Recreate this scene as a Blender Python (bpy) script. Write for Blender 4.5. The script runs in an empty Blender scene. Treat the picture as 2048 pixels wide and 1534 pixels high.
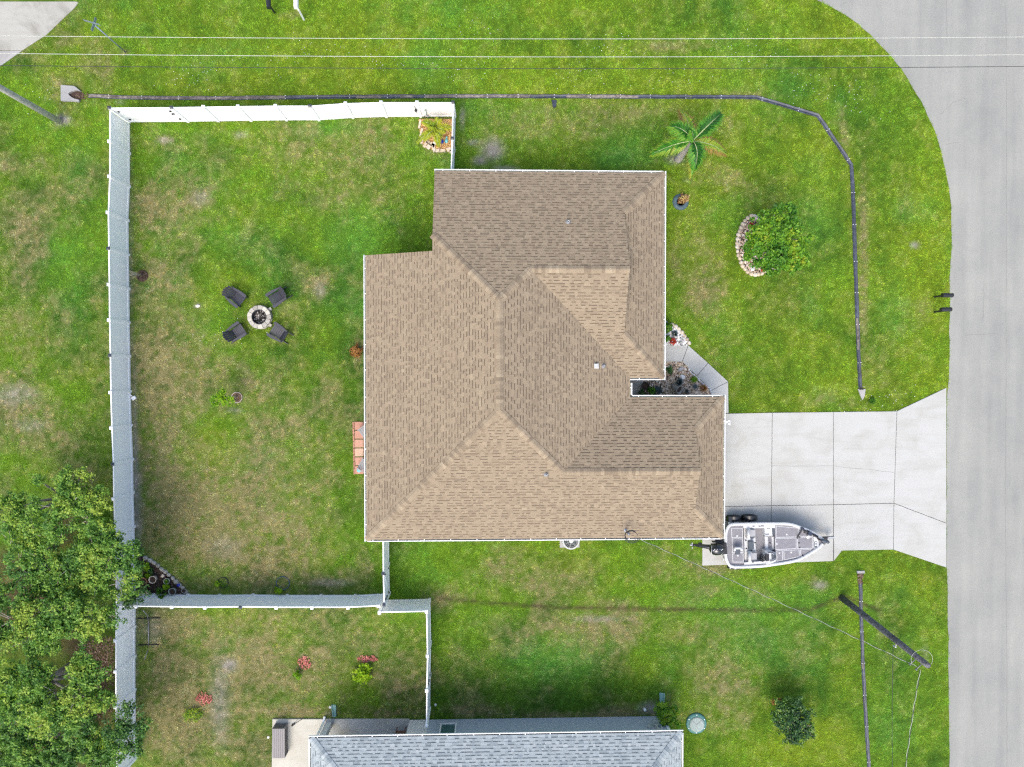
import bpy, math, random
import numpy as np
from mathutils import Vector, Matrix
R_ = math.radians
rng = random.Random(7)
nr = np.random.default_rng(11)
SC = bpy.context.scene
COL = SC.collection

# ------------------------------------------------------------------ camera
F, H = 1420.0, 36.0                      # focal length in photo pixels, flying height in metres
NX, NY = 980.0, 742.0                    # photo pixel straight below the drone
_n = Vector(((NX - 1024) / F, (767 - NY) / F, -1)).normalized()
_ez = -_n
_ex = (Vector((1, 0, 0)) - _n * _n.x).normalized()
_ey = _ez.cross(_ex)
RM = Matrix((_ex, _ey, _ez))             # camera -> world
cam = bpy.data.cameras.new('camera')
cam.sensor_width = 36.0
cam.lens = 36.0 * F / 2048.0
cam.clip_end = 500
camo = bpy.data.objects.new('camera', cam)
COL.objects.link(camo)
camo.matrix_world = Matrix.Translation((0, 0, H)) @ RM.to_4x4()
SC.camera = camo

# ------------------------------------------------------------------ sky, sun, exposure
SUN_EL, SUN_AZ = R_(58), R_(200)         # azimuth clockwise from +Y
W = bpy.data.worlds.new('World')
SC.world = W
W.use_nodes = True
wn = W.node_tree
sky = wn.nodes.new('ShaderNodeTexSky')
sky.sky_type = 'NISHITA'
sky.sun_disc = False
sky.sun_elevation = SUN_EL
sky.sun_rotation = SUN_AZ
sky.dust_density = 4.0
sky.air_density = 1.0
sky.ozone_density = 1.0
bg = wn.nodes['Background']
bg.inputs[1].default_value = 0.15
wn.links.new(sky.outputs[0], bg.inputs[0])
sl = bpy.data.lights.new('sun', 'SUN')
sl.energy = 0.82
sl.angle = R_(36)
sl.color = (1.0, 0.95, 0.87)
so = bpy.data.objects.new('sun', sl)
COL.objects.link(so)
sd = Vector((math.sin(SUN_AZ) * math.cos(SUN_EL), math.cos(SUN_AZ) * math.cos(SUN_EL), math.sin(SUN_EL)))
so.rotation_euler = sd.to_track_quat('Z', 'Y').to_euler()
SC.view_settings.view_transform = 'Standard'
SC.view_settings.look = 'None'
SC.view_settings.gamma = 1
SC.view_settings.exposure = 1.15
SC.view_settings.use_curve_mapping = False
SC.render.engine = 'CYCLES'
SC.cycles.use_denoising = False
SC.cycles.max_bounces = 6
SC.cycles.diffuse_bounces = 3
SC.cycles.sample_clamp_indirect = 3.0
SC.cycles.sampling_pattern = 'BLUE_NOISE'
SC.cycles.use_adaptive_sampling = False
SC.cycles.pixel_filter_type = 'BLACKMAN_HARRIS'
SC.cycles.filter_width = 1.3


# ------------------------------------------------------------------ pixel <-> world
def P(px, py, z=0.0):
    d = RM @ Vector(((px - 1024) / F, (767 - py) / F, -1))
    t = (H - z) / -d.z
    return Vector((d.x * t, d.y * t, z))


_RT = np.array(RM).T


def proj_np(x, y, z=0.0):
    v = np.stack([x, y, np.full_like(x, z - H)], -1) @ _RT.T
    return 1024 + F * v[..., 0] / -v[..., 2], 767 - F * v[..., 1] / -v[..., 2]


# ------------------------------------------------------------------ noise
_tab = nr.random((256, 256))


def vnoise(x, y, s, seed=0):
    x = x * s + seed * 17.3 + 1000
    y = y * s + seed * 9.7 + 1000
    xi = np.floor(x).astype(int)
    yi = np.floor(y).astype(int)
    fx = x - xi
    fy = y - yi
    fx = fx * fx * (3 - 2 * fx)
    fy = fy * fy * (3 - 2 * fy)
    g = lambda a, b: _tab[(a + seed * 31) & 255, (b + seed * 57) & 255]
    return (g(xi, yi) * (1 - fx) + g(xi + 1, yi) * fx) * (1 - fy) + (g(xi, yi + 1) * (1 - fx) + g(xi + 1, yi + 1) * fx) * fy


def fbm(x, y, s, seed=0, o=4):
    t = 0
    a = 1
    n = 0
    for i in range(o):
        t = t + a * vnoise(x, y, s * 2.03 ** i, seed + i)
        n += a
        a *= .55
    return t / n


def inside(px, py, poly):
    r = np.zeros(px.shape, bool)
    n = len(poly)
    for i in range(n):
        x0, y0 = poly[i][:2]
        x1, y1 = poly[(i + 1) % n][:2]
        if y0 == y1:
            continue
        c = ((y0 > py) != (y1 > py)) & (px < (x1 - x0) * (py - y0) / (y1 - y0) + x0)
        r ^= c
    return r


def polydist(px, py, line):
    d = np.full(px.shape, 1e9)
    for (x0, y0), (x1, y1) in zip(line[:-1], line[1:]):
        dx, dy = x1 - x0, y1 - y0
        t = np.clip(((px - x0) * dx + (py - y0) * dy) / (dx * dx + dy * dy + 1e-9), 0, 1)
        d = np.minimum(d, np.hypot(px - x0 - t * dx, py - y0 - t * dy))
    return d


# ------------------------------------------------------------------ materials
def newmat(name):
    m = bpy.data.materials.new(name)
    m.use_nodes = True
    nt = m.node_tree
    return m, nt, nt.nodes['Principled BSDF']


def N(nt, t, **k):
    n = nt.nodes.new(t)
    for a, b in k.items():
        setattr(n, a, b)
    return n


def noise_node(nt, scale, detail=4, rough=.6, obj=True):
    tc = N(nt, 'ShaderNodeNewGeometry')
    n = N(nt, 'ShaderNodeTexNoise')
    n.inputs['Scale'].default_value = scale
    n.inputs['Detail'].default_value = detail
    n.inputs['Roughness'].default_value = rough
    nt.links.new(tc.outputs['Position'], n.inputs['Vector'])
    return n


def ramp(nt, stops):
    r = N(nt, 'ShaderNodeValToRGB')
    e = r.color_ramp.elements
    while len(e) < len(stops):
        e.new(.5)
    for el, (p, c) in zip(e, stops):
        el.position = p
        el.color = (*c, 1)
    return r


def mix(nt, fac, a, b, mode='MIX'):
    m = N(nt, 'ShaderNodeMix', data_type='RGBA', blend_type=mode)
    for i, v in ((0, fac), (6, a), (7, b)):
        if hasattr(v, 'links') or hasattr(v, 'is_output'):
            nt.links.new(v, m.inputs[i])
        elif i == 0:
            m.inputs[0].default_value = v
        else:
            m.inputs[i].default_value = (*v, 1)
    return m.outputs[2]


def bump(nt, b, src, strength, dist=.02):
    n = N(nt, 'ShaderNodeBump')
    n.inputs['Strength'].default_value = strength
    n.inputs['Distance'].default_value = dist
    nt.links.new(src, n.inputs['Height'])
    nt.links.new(n.outputs[0], b.inputs['Normal'])


def mplain(name, col, rough=.6, var=.15, scale=6, bmp=0, metal=0, spec=.4, big=.0):
    """one colour with a procedural mottling of +-var and optional larger stains"""
    m, nt, b = newmat(name)
    n = noise_node(nt, scale)
    lo = tuple(c * (1 - var) for c in col)
    hi = tuple(min(1, c * (1 + var)) for c in col)
    r = ramp(nt, [(.3, lo), (.7, hi)])
    nt.links.new(n.outputs[0], r.inputs[0])
    out = r.outputs[0]
    if big:
        n2 = noise_node(nt, scale * .11, 5, .65)
        r2 = ramp(nt, [(.35, (1 - big,) * 3), (.65, (1 + big * .4,) * 3)])
        nt.links.new(n2.outputs[0], r2.inputs[0])
        out = mix(nt, 1.0, out, r2.outputs[0], 'MULTIPLY')
    nt.links.new(out, b.inputs['Base Color'])
    b.inputs['Roughness'].default_value = rough
    b.inputs['Metallic'].default_value = metal
    b.inputs['Specular IOR Level'].default_value = spec
    if bmp:
        bump(nt, b, n.outputs[0], bmp)
    return m


def mtone(name, stops, rough=.8, scale=20, var=.12, bmp=0, spec=.25, transl=0):
    """colour from the face attribute 'tone' (0..1) through a ramp, with fine mottling"""
    m, nt, b = newmat(name)
    a = N(nt, 'ShaderNodeAttribute', attribute_name='tone')
    r = ramp(nt, stops)
    nt.links.new(a.outputs['Fac'], r.inputs[0])
    n = noise_node(nt, scale, 3)
    r2 = ramp(nt, [(.3, (1 - var,) * 3), (.7, (1 + var,) * 3)])
    nt.links.new(n.outputs[0], r2.inputs[0])
    out = mix(nt, 1.0, r.outputs[0], r2.outputs[0], 'MULTIPLY')
    nt.links.new(out, b.inputs['Base Color'])
    b.inputs['Roughness'].default_value = rough
    b.inputs['Specular IOR Level'].default_value = spec
    if bmp:
        bump(nt, b, n.outputs[0], bmp)
    if transl:
        t = N(nt, 'ShaderNodeBsdfTranslucent')
        nt.links.new(out, t.inputs[0])
        ms = N(nt, 'ShaderNodeMixShader')
        ms.inputs[0].default_value = transl
        nt.links.new(b.outputs[0], ms.inputs[1])
        nt.links.new(t.outputs[0], ms.inputs[2])
        nt.links.new(ms.outputs[0], nt.nodes['Material Output'].inputs[0])
    return m


def mcol(name, rough=.8, spec=.2, transl=0, fine=0):
    """colour straight from the colour attribute 'col'"""
    m, nt, b = newmat(name)
    a = N(nt, 'ShaderNodeAttribute', attribute_name='col')
    out = a.outputs['Color']
    if fine:
        n = noise_node(nt, 30, 5, .75)
        r2 = ramp(nt, [(.3, (1 - fine,) * 3), (.7, (1 + fine,) * 3)])
        nt.links.new(n.outputs[0], r2.inputs[0])
        out = mix(nt, 1.0, out, r2.outputs[0], 'MULTIPLY')
        bump(nt, b, n.outputs[0], .6, .03)
    nt.links.new(out, b.inputs['Base Color'])
    b.inputs['Roughness'].default_value = rough
    b.inputs['Specular IOR Level'].default_value = spec
    if transl:
        t = N(nt, 'ShaderNodeBsdfTranslucent')
        nt.links.new(out, t.inputs[0])
        ms = N(nt, 'ShaderNodeMixShader')
        ms.inputs[0].default_value = transl
        nt.links.new(b.outputs[0], ms.inputs[1])
        nt.links.new(t.outputs[0], ms.inputs[2])
        nt.links.new(ms.outputs[0], nt.nodes['Material Output'].inputs[0])
    return m


def mroad():
    m, nt, b = newmat('asphalt')
    n = noise_node(nt, 60, 6, .8)
    r = ramp(nt, [(.3, (.212, .214, .196)), (.5, (.265, .268, .245)), (.72, (.322, .323, .295))])
    nt.links.new(n.outputs[0], r.inputs[0])
    # long faint tracks along the road and big blotches
    tc = N(nt, 'ShaderNodeNewGeometry')
    mp = N(nt, 'ShaderNodeMapping')
    mp.inputs['Scale'].default_value = (.8, .06, .1)
    nt.links.new(tc.outputs['Position'], mp.inputs[0])
    n2 = N(nt, 'ShaderNodeTexNoise')
    n2.inputs['Scale'].default_value = 1.6
    n2.inputs['Detail'].default_value = 4
    nt.links.new(mp.outputs[0], n2.inputs[0])
    r2 = ramp(nt, [(.35, (.90, .90, .91)), (.65, (1.06, 1.06, 1.05))])
    nt.links.new(n2.outputs[0], r2.inputs[0])
    n3 = noise_node(nt, .35, 5, .7)
    r3 = ramp(nt, [(.35, (.9, .91, .92)), (.65, (1.05, 1.05, 1.04))])
    nt.links.new(n3.outputs[0], r3.inputs[0])
    n4 = noise_node(nt, 7, 3, .8)
    r4 = ramp(nt, [(.24, (.72, .72, .72)), (.3, (1, 1, 1))])
    nt.links.new(n4.outputs[0], r4.inputs[0])
    o = mix(nt, 1, r.outputs[0], r2.outputs[0], 'MULTIPLY')
    o = mix(nt, 1, o, r3.outputs[0], 'MULTIPLY')
    o = mix(nt, 1, o, r4.outputs[0], 'MULTIPLY')
    nt.links.new(o, b.inputs['Base Color'])
    b.inputs['Roughness'].default_value = .9
    b.inputs['Specular IOR Level'].default_value = .2
    bump(nt, b, n.outputs[0], .4, .01)
    return m


def mconcrete(name, col, stain=.16, warm=(1.0, .985, .95)):
    m, nt, b = newmat(name)
    n = noise_node(nt, 26, 6, .75)
    r = ramp(nt, [(.3, tuple(c * .9 for c in col)), (.7, tuple(c * 1.07 for c in col))])
    nt.links.new(n.outputs[0], r.inputs[0])
    n2 = noise_node(nt, .7, 6, .62)
    n2.inputs['Distortion'].default_value = .7
    r2 = ramp(nt, [(.3, tuple((1 - stain) * w for w in warm)), (.52, (1, 1, 1)), (.75, (1.05, 1.05, 1.06))])
    nt.links.new(n2.outputs[0], r2.inputs[0])
    tc = N(nt, 'ShaderNodeNewGeometry')
    mp = N(nt, 'ShaderNodeMapping')
    mp.inputs['Scale'].default_value = (.35, 2.2, 1)
    nt.links.new(tc.outputs['Position'], mp.inputs[0])
    n3 = N(nt, 'ShaderNodeTexNoise')
    n3.inputs['Scale'].default_value = 1.3
    n3.inputs['Detail'].default_value = 5
    n3.inputs['Distortion'].default_value = .5
    nt.links.new(mp.outputs[0], n3.inputs[0])
    r3 = ramp(nt, [(.32, (.94, .935, .92)), (.5, (1, 1, 1)), (.7, (1.02, 1.02, 1.02))])
    nt.links.new(n3.outputs[0], r3.inputs[0])
    n4 = noise_node(nt, 9, 2, .6)
    r4 = ramp(nt, [(.17, (.66, .64, .6)), (.21, (1, 1, 1))])
    nt.links.new(n4.outputs[0], r4.inputs[0])
    o = mix(nt, 1, r.outputs[0], r2.outputs[0], 'MULTIPLY')
    o = mix(nt, 1, o, r3.outputs[0], 'MULTIPLY')
    o = mix(nt, 1, o, r4.outputs[0], 'MULTIPLY')
    nt.links.new(o, b.inputs['Base Color'])
    b.inputs['Roughness'].default_value = .85
    b.inputs['Specular IOR Level'].default_value = .25
    bump(nt, b, n.outputs[0], .25, .008)
    return m


M = dict(
    lawn=mcol('lawn_soil', .95, .1, 0, .45),
    grass=mcol('grass_blades', .7, .15, .25),
    asphalt=mroad(),
    drive=mconcrete('driveway_concrete', (.40, .405, .38), .10),
    walk=mconcrete('walkway_concrete', (.40, .405, .385), .12),
    apron=mconcrete('old_concrete', (.345, .34, .30), .35),
    patio=mconcrete('patio_concrete', (.47, .46, .40), .1),
    lanai=mconcrete('lanai_concrete', (.40, .40, .37), .2, (1, .95, .8)),
    culvert=mconcrete('culvert_concrete', (.33, .325, .31), .35),
    joint=mplain('joint_dirt', (.06, .055, .045), .95, .3, 12),
    crack=mplain('crack_dirt', (.20, .20, .19), .95, .3, 12),
    shingle=mtone('tan_shingles', [(0, (.115, .089, .062)), (.12, (.14, .109, .076)), (.2, (.19, .150, .104)), (.5, (.245, .195, .134)), (.8, (.28, .226, .155)), (1, (.32, .262, .18))], .95, 120, .13, .3, .15),
    deck=mplain('roof_felt_tan', (.16, .12, .085), .95, .2, 20),
    bshingle=mtone('blue_grey_shingles', [(0, (.11, .13, .14)), (.12, (.14, .165, .175)), (.2, (.19, .225, .24)), (.5, (.285, .325, .33)), (.8, (.345, .385, .39)), (1, (.40, .44, .445))], .95, 120, .13, .3, .15),
    bdeck=mplain('roof_felt_blue', (.14, .165, .18), .95, .2, 20),
    gutter=mplain('white_aluminium', (.76, .77, .76), .45, .05, 4),
    gutter_shade=mplain('gutter_inside_shade', (.42, .45, .41), .6, .2, 5),  # grey-green tone paints the shade inside the white trough
    wall=mplain('white_stucco', (.62, .62, .60), .9, .06, 40, .3),
    bwall=mplain('blue_grey_stucco', (.37, .42, .46), .9, .06, 40, .3),
    pwall=mplain('pale_stucco', (.55, .56, .54), .9, .06, 40, .3),
    vinyl=mplain('white_vinyl', (.90, .905, .90), .5, .025, 3, 0, 0, .3, .035),
    cap_dark=mplain('dark_post_cap', (.045, .05, .06), .35, .2, 20),
    black=mplain('black_plastic', (.018, .019, .022), .4, .25, 10),
    blackm=mplain('black_metal', (.022, .022, .025), .45, .25, 10, 0, .3),
    steel=mplain('galvanised_steel', (.42, .43, .44), .45, .15, 10, 0, .6),
    dullsteel=mplain('dull_grey_metal', (.19, .195, .20), .5, .15, 10, 0, .4),
    white=mplain('white_plastic', (.78, .78, .77), .4, .04, 8),
    wire_w=mplain('bare_aluminium_wire', (.44, .46, .40), .4, .1, 2),
    wire_b=mplain('black_cable', (.03, .03, .032), .6, .1, 2),
    wood_pole=mplain('weathered_pole', (.42, .41, .37), .9, .35, 9, .4),
    tar_pole=mplain('dark_creosote_pole', (.12, .12, .13), .9, .7, 10, .5, 0, .2, .3),
    bark=mplain('grey_bark', (.23, .205, .175), .95, .35, 12, .5),
    twig=mplain('pale_twig', (.34, .30, .25), .9, .25, 12),
    palm_bark=mplain('palm_bark', (.36, .335, .31), .9, .2, 9, .4),
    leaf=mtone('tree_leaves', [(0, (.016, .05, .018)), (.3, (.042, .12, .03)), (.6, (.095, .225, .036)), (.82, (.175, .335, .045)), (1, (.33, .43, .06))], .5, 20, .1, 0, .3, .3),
    leaf_b=mtone('bright_leaves', [(0, (.010, .045, .008)), (.3, (.03, .12, .012)), (.6, (.085, .24, .018)), (.85, (.19, .37, .02)), (1, (.33, .40, .03))], .5, 20, .1, 0, .3, .3),
    leaf_d=mtone('dark_leaves', [(0, (.012, .04, .014)), (.4, (.035, .105, .03)), (.8, (.09, .20, .04)), (1, (.24, .34, .06))], .45, 20, .1, 0, .35, .25),
    leaf_l=mtone('lime_leaves', [(0, (.10, .26, .01)), (.5, (.24, .44, .012)), (1, (.40, .52, .02))], .5, 20, .1, 0, .3, .3),
    leaf_o=mtone('orange_leaves', [(0, (.10, .04, .015)), (.5, (.30, .12, .03)), (1, (.42, .26, .06))], .6, 20, .1, 0, .3, .2),
    leaf_r=mtone('red_leaves', [(0, (.16, .02, .015)), (.5, (.42, .045, .03)), (1, (.55, .12, .07))], .5, 20, .1, 0, .3, .2),
    leaf_c=mtone('croton_leaves', [(0, (.06, .05, .02)), (.35, (.28, .13, .06)), (.65, (.42, .27, .12)), (1, (.55, .50, .17))], .5, 20, .1, 0, .3, .2),
    leaf_k=mtone('black_green_leaves', [(0, (.006, .012, .014)), (.6, (.02, .04, .042)), (1, (.07, .11, .11))], .4, 20, .1, 0, .4, .1),
    frond=mtone('palm_fronds', [(0, (.006, .03, .006)), (.3, (.02, .11, .010)), (.5, (.07, .26, .020)), (.72, (.24, .36, .03)), (.88, (.33, .24, .05)), (1, (.22, .14, .05))], .5, 20, .12, 0, .3, .12),
    frond_y=mtone('yellow_palm_fronds', [(0, (.06, .15, .01)), (.5, (.30, .37, .015)), (1, (.48, .46, .04))], .5, 20, .12, 0, .3, .25),
    rachis=mplain('pale_leaf_stalk', (.38, .42, .22), .6, .15, 9),
    stone=mtone('field_stones', [(0, (.16, .14, .12)), (.4, (.36, .30, .23)), (.7, (.50, .42, .31)), (1, (.60, .57, .52))], .9, 14, .2, .4, .2),
    wstone=mtone('white_stones', [(0, (.12, .12, .13)), (.35, (.38, .38, .38)), (1, (.72, .72, .70))], .9, 14, .15, .3, .2),
    edgestone=mtone('broken_concrete', [(0, (.13, .125, .11)), (.4, (.26, .25, .22)), (1, (.42, .40, .36))], .9, 14, .25, .4, .2),
    pebble=mtone('river_pebbles', [(0, (.05, .04, .035)), (.3, (.20, .14, .10)), (.6, (.42, .32, .22)), (.85, (.52, .43, .33)), (1, (.66, .62, .56))], .85, 20, .12, .2, .25),
    chips=mtone('orange_mulch', [(0, (.16, .08, .035)), (.5, (.42, .24, .10)), (1, (.60, .42, .20))], .95, 20, .15, .3, .1),
    mulch=mtone('dark_mulch', [(0, (.02, .015, .012)), (.6, (.075, .052, .04)), (1, (.15, .11, .085))], .95, 20, .2, .3, .1),
    litter=mtone('leaf_litter', [(0, (.05, .035, .025)), (.6, (.13, .085, .06)), (1, (.22, .16, .12))], .95, 20, .2, .3, .1),
    redmulch=mtone('red_mulch', [(0, (.22, .06, .05)), (.5, (.42, .13, .11)), (1, (.55, .24, .19))], .95, 20, .2, .3, .1),
    brick=mtone('pink_pavers', [(0, (.34, .17, .12)), (.5, (.46, .25, .18)), (1, (.52, .36, .26))], .9, 25, .15, .3, .2),
    firestone=mtone('firepit_blocks', [(0, (.27, .255, .225)), (.5, (.39, .37, .32)), (1, (.50, .47, .39))], .9, 25, .15, .4, .2),
    ash=mtone('ash_and_charcoal', [(0, (.012, .012, .012)), (.5, (.06, .055, .05)), (.75, (.25, .23, .21)), (1, (.62, .60, .57))], .95, 25, .2, .4, .1),
    chair=mplain('charcoal_resin', (.046, .046, .058), .45, .2, 14, 0, 0, .4),
    liner=mplain('black_liner', (.048, .058, .082), .42, .45, 5, .3, 0, .5, .35),
    silt=mplain('sandy_silt', (.20, .175, .15), .95, .6, 9, .4, 0, .2, .5),
    terracotta=mplain('terracotta', (.30, .125, .065), .8, .2, 14, .2),
    potgrey=mplain('grey_pot', (.27, .26, .24), .7, .15, 14, .1),
    potcream=mplain('cream_pot', (.62, .53, .44), .7, .12, 14, .1),
    potsage=mplain('sage_pot', (.33, .37, .33), .6, .12, 14, .1),
    blueglaze=mplain('blue_glaze', (.01, .025, .28), .15, .2, 10, 0, 0, .6),
    tealglaze=mplain('teal_glaze', (.12, .42, .47), .2, .2, 10, 0, 0, .6),
    slate=mplain('blue_grey_rubber', (.062, .105, .125), .6, .25, 7, .2, 0, .4, .3),
    lidgreen=mplain('green_lid', (.055, .17, .15), .55, .2, 9),
    lidpale=mplain('weathered_lid', (.28, .34, .31), .8, .25, 16),
    splash=mplain('green_plastic', (.20, .37, .32), .55, .12, 10),
    glass=mplain('window_glass', (.06, .13, .13), .08, .1, 2, 0, 0, .8),
    wicker=mplain('brown_wood', (.15, .07, .04), .6, .3, 14),
    deckbox=mplain('taupe_resin', (.19, .18, .18), .55, .1, 20),
    deckdark=mplain('taupe_resin_panel', (.10, .095, .095), .6, .15, 20),
    gel=mplain('white_gelcoat', (.50, .51, .51), .18, .02, 3, 0, 0, .6),
    navy=mplain('navy_gelcoat', (.02, .028, .05), .15, .2, 4, 0, 0, .7),
    carpet=mplain('grey_marine_carpet', (.215, .212, .225), .95, .16, 45, .4, 0, .1, .1),
    vinylgrey=mplain('grey_seat_vinyl', (.30, .305, .315), .45, .08, 14),
    vinyldark=mplain('dark_seat_vinyl', (.06, .075, .09), .45, .2, 14),
    outboard=mplain('black_cowling', (.012, .013, .014), .14, .2, 5, 0, 0, .7),
    fan=mplain('fan_dark', (.02, .04, .045), .5, .2, 8),
    acgrey=mplain('condenser_paint', (.42, .43, .41), .5, .08, 8),
    acdull=mplain('grey_chair_paint', (.24, .25, .255), .5, .12, 8),
    rubber=mplain('tyre_rubber', (.02, .02, .02), .8, .2, 20),
    sign=mplain('sign_back', (.26, .31, .38), .4, .1, 5, 0, .4),
)


# ------------------------------------------------------------------ mesh builder
class MB:
    def __init__(s):
        s.v = []
        s.f = []
        s.t = []
        s.m = []

    def add(s, vs, fs, tone=.5, mat=0):
        o = len(s.v)
        s.v += [tuple(v) for v in vs]
        for f in fs:
            s.f.append(tuple(i + o for i in f))
            s.t.append(tone)
            s.m.append(mat)
        return s

    def box(s, c, size, rz=0, tone=.5, mat=0, mtx=None):
        x, y, z = (q / 2 for q in size)
        vs = [Vector((a * x, b * y, d * z)) for d in (-1, 1) for a, b in ((-1, -1), (1, -1), (1, 1), (-1, 1))]
        if mtx is None:
            mtx = Matrix.Translation(c) @ Matrix.Rotation(rz, 4, 'Z')
        else:
            mtx = Matrix.Translation(c) @ mtx.to_4x4()
        return s.add([mtx @ v for v in vs], [(3, 2, 1, 0), (4, 5, 6, 7), (0, 1, 5, 4), (1, 2, 6, 5), (2, 3, 7, 6), (3, 0, 4, 7)], tone, mat)

    def bar(s, p0, p1, w, h, tone=.5, mat=0, up=(0, 0, 1)):
        p0, p1 = Vector(p0), Vector(p1)
        d = p1 - p0
        L = d.length
        x = d.normalized()
        u = Vector(up)
        if abs(x.dot(u)) > .98:
            u = Vector((0, 1, 0))
        y = u.cross(x).normalized()
        z = x.cross(y)
        m = Matrix((x, y, z)).transposed()
        return s.box((p0 + p1) / 2, (L, w, h), tone=tone, mat=mat, mtx=m)

    def tube(s, pts, r, n=8, tone=.5, mat=0, cap=True):
        pts = [Vector(p) for p in pts]
        k = len(pts)
        rr = r if isinstance(r, (list, tuple)) else [r] * k
        vs = []
        for i, p in enumerate(pts):
            d = (pts[min(i + 1, k - 1)] - pts[max(i - 1, 0)]).normalized()
            u = Vector((0, 0, 1)) if abs(d.z) < .9 else Vector((1, 0, 0))
            a = d.cross(u).normalized()
            b = d.cross(a)
            for j in range(n):
                t = 2 * math.pi * j / n
                vs.append(p + (a * math.cos(t) + b * math.sin(t)) * rr[i])
        fs = [(i * n + j, i * n + (j + 1) % n, (i + 1) * n + (j + 1) % n, (i + 1) * n + j) for i in range(k - 1) for j in range(n)]
        if cap:
            fs += [tuple(range(n - 1, -1, -1)), tuple((k - 1) * n + j for j in range(n))]
        return s.add(vs, fs, tone, mat)

    def lathe(s, prof, c, n=16, tone=.5, mat=0, sx=1, sy=1, rz=0, mtx=None):
        c = Vector(c)
        vs = []
        for r, z in prof:
            for j in range(n):
                t = 2 * math.pi * j / n + rz
                q = Vector((r * math.cos(t) * sx, r * math.sin(t) * sy, z))
                vs.append(c + (mtx @ q if mtx else q))
        k = len(prof)
        fs = [(i * n + j, i * n + (j + 1) % n, (i + 1) * n + (j + 1) % n, (i + 1) * n + j) for i in range(k - 1) for j in range(n)]
        if prof[0][0] > 1e-4:
            fs.append(tuple(range(n - 1, -1, -1)))
        if prof[-1][0] > 1e-4:
            fs.append(tuple((k - 1) * n + j for j in range(n)))
        return s.add(vs, fs, tone, mat)

    def prism(s, poly, z0, z1, tone=.5, mat=0, z1s=None):
        n = len(poly)
        a = sum(poly[i][0] * poly[(i + 1) % n][1] - poly[(i + 1) % n][0] * poly[i][1] for i in range(n))
        if a < 0:
            poly = poly[::-1]
        vs = [(p[0], p[1], z0) for p in poly] + [(p[0], p[1], z1) for p in poly]
        fs = [tuple(range(n - 1, -1, -1)), tuple(range(n, 2 * n))] + [(i, (i + 1) % n, n + (i + 1) % n, n + i) for i in range(n)]
        return s.add(vs, fs, tone, mat)

    def blob(s, c, r, tone=.5, mat=0, rz=0, jit=.15, sub=1):
        V, Fc = ICO[sub]
        m = Matrix.Translation(c) @ Matrix.Rotation(rz, 4, 'Z')
        rx, ry, rz_ = r if isinstance(r, (tuple, list)) else (r, r, r)
        vs = []
        for v in V:
            j = 1 + rng.uniform(-jit, jit)
            vs.append(m @ Vector((v[0] * rx * j, v[1] * ry * j, v[2] * rz_ * j)))
        return s.add(vs, Fc, tone, mat)


def _ico():
    t = (1 + 5 ** .5) / 2
    V = [Vector(v).normalized() for v in [(-1, t, 0), (1, t, 0), (-1, -t, 0), (1, -t, 0), (0, -1, t), (0, 1, t), (0, -1, -t), (0, 1, -t), (t, 0, -1), (t, 0, 1), (-t, 0, -1), (-t, 0, 1)]]
    Fc = [(0, 11, 5), (0, 5, 1), (0, 1, 7), (0, 7, 10), (0, 10, 11), (1, 5, 9), (5, 11, 4), (11, 10, 2), (10, 7, 6), (7, 1, 8), (3, 9, 4), (3, 4, 2), (3, 2, 6), (3, 6, 8), (3, 8, 9), (4, 9, 5), (2, 4, 11), (6, 2, 10), (8, 6, 7), (9, 8, 1)]
    out = {1: (V, Fc)}
    V2 = list(V)
    F2 = []
    mid = {}

    def md(a, b):
        k = (min(a, b), max(a, b))
        if k not in mid:
            mid[k] = len(V2)
            V2.append(((V[a] + V[b]) / 2).normalized())
        return mid[k]
    for a, b, c in Fc:
        x, y, z = md(a, b), md(b, c), md(c, a)
        F2 += [(a, x, z), (b, y, x), (c, z, y), (x, y, z)]
    out[2] = (V2, F2)
    return out


ICO = _ico()
OFF = {}


def finish(name, me, mats, parent, smooth):
    for m in (mats if isinstance(mats, (list, tuple)) else [mats]):
        me.materials.append(m)
    if smooth:
        me.polygons.foreach_set('use_smooth', np.ones(len(me.polygons), bool))
    o = bpy.data.objects.new(name, me)
    COL.objects.link(o)
    if parent:
        o.parent = parent
    return o


def obj(name, mb, mats, parent=None, smooth=False, off=None, origin=None):
    """link one mesh object; vertices are given in world space unless off says otherwise"""
    o0 = Vector(off) if off is not None else (OFF.get(parent.as_pointer(), Vector()) if parent else Vector())
    loc = Vector()
    if parent is None and origin is not None:
        loc = Vector(origin)
        o0 = loc
    V = np.array(mb.v, dtype=float) - np.array(o0)
    me = bpy.data.meshes.new(name)
    me.from_pydata(V.tolist(), [], mb.f)
    a = me.attributes.new('tone', 'FLOAT', 'FACE')
    a.data.foreach_set('value', np.array(mb.t, dtype=np.float32))
    if any(mb.m):
        me.polygons.foreach_set('material_index', np.array(mb.m, dtype=np.int32))
    o = finish(name, me, mats, parent, smooth)
    o.location = loc
    OFF[o.as_pointer()] = o0
    return o


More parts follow.
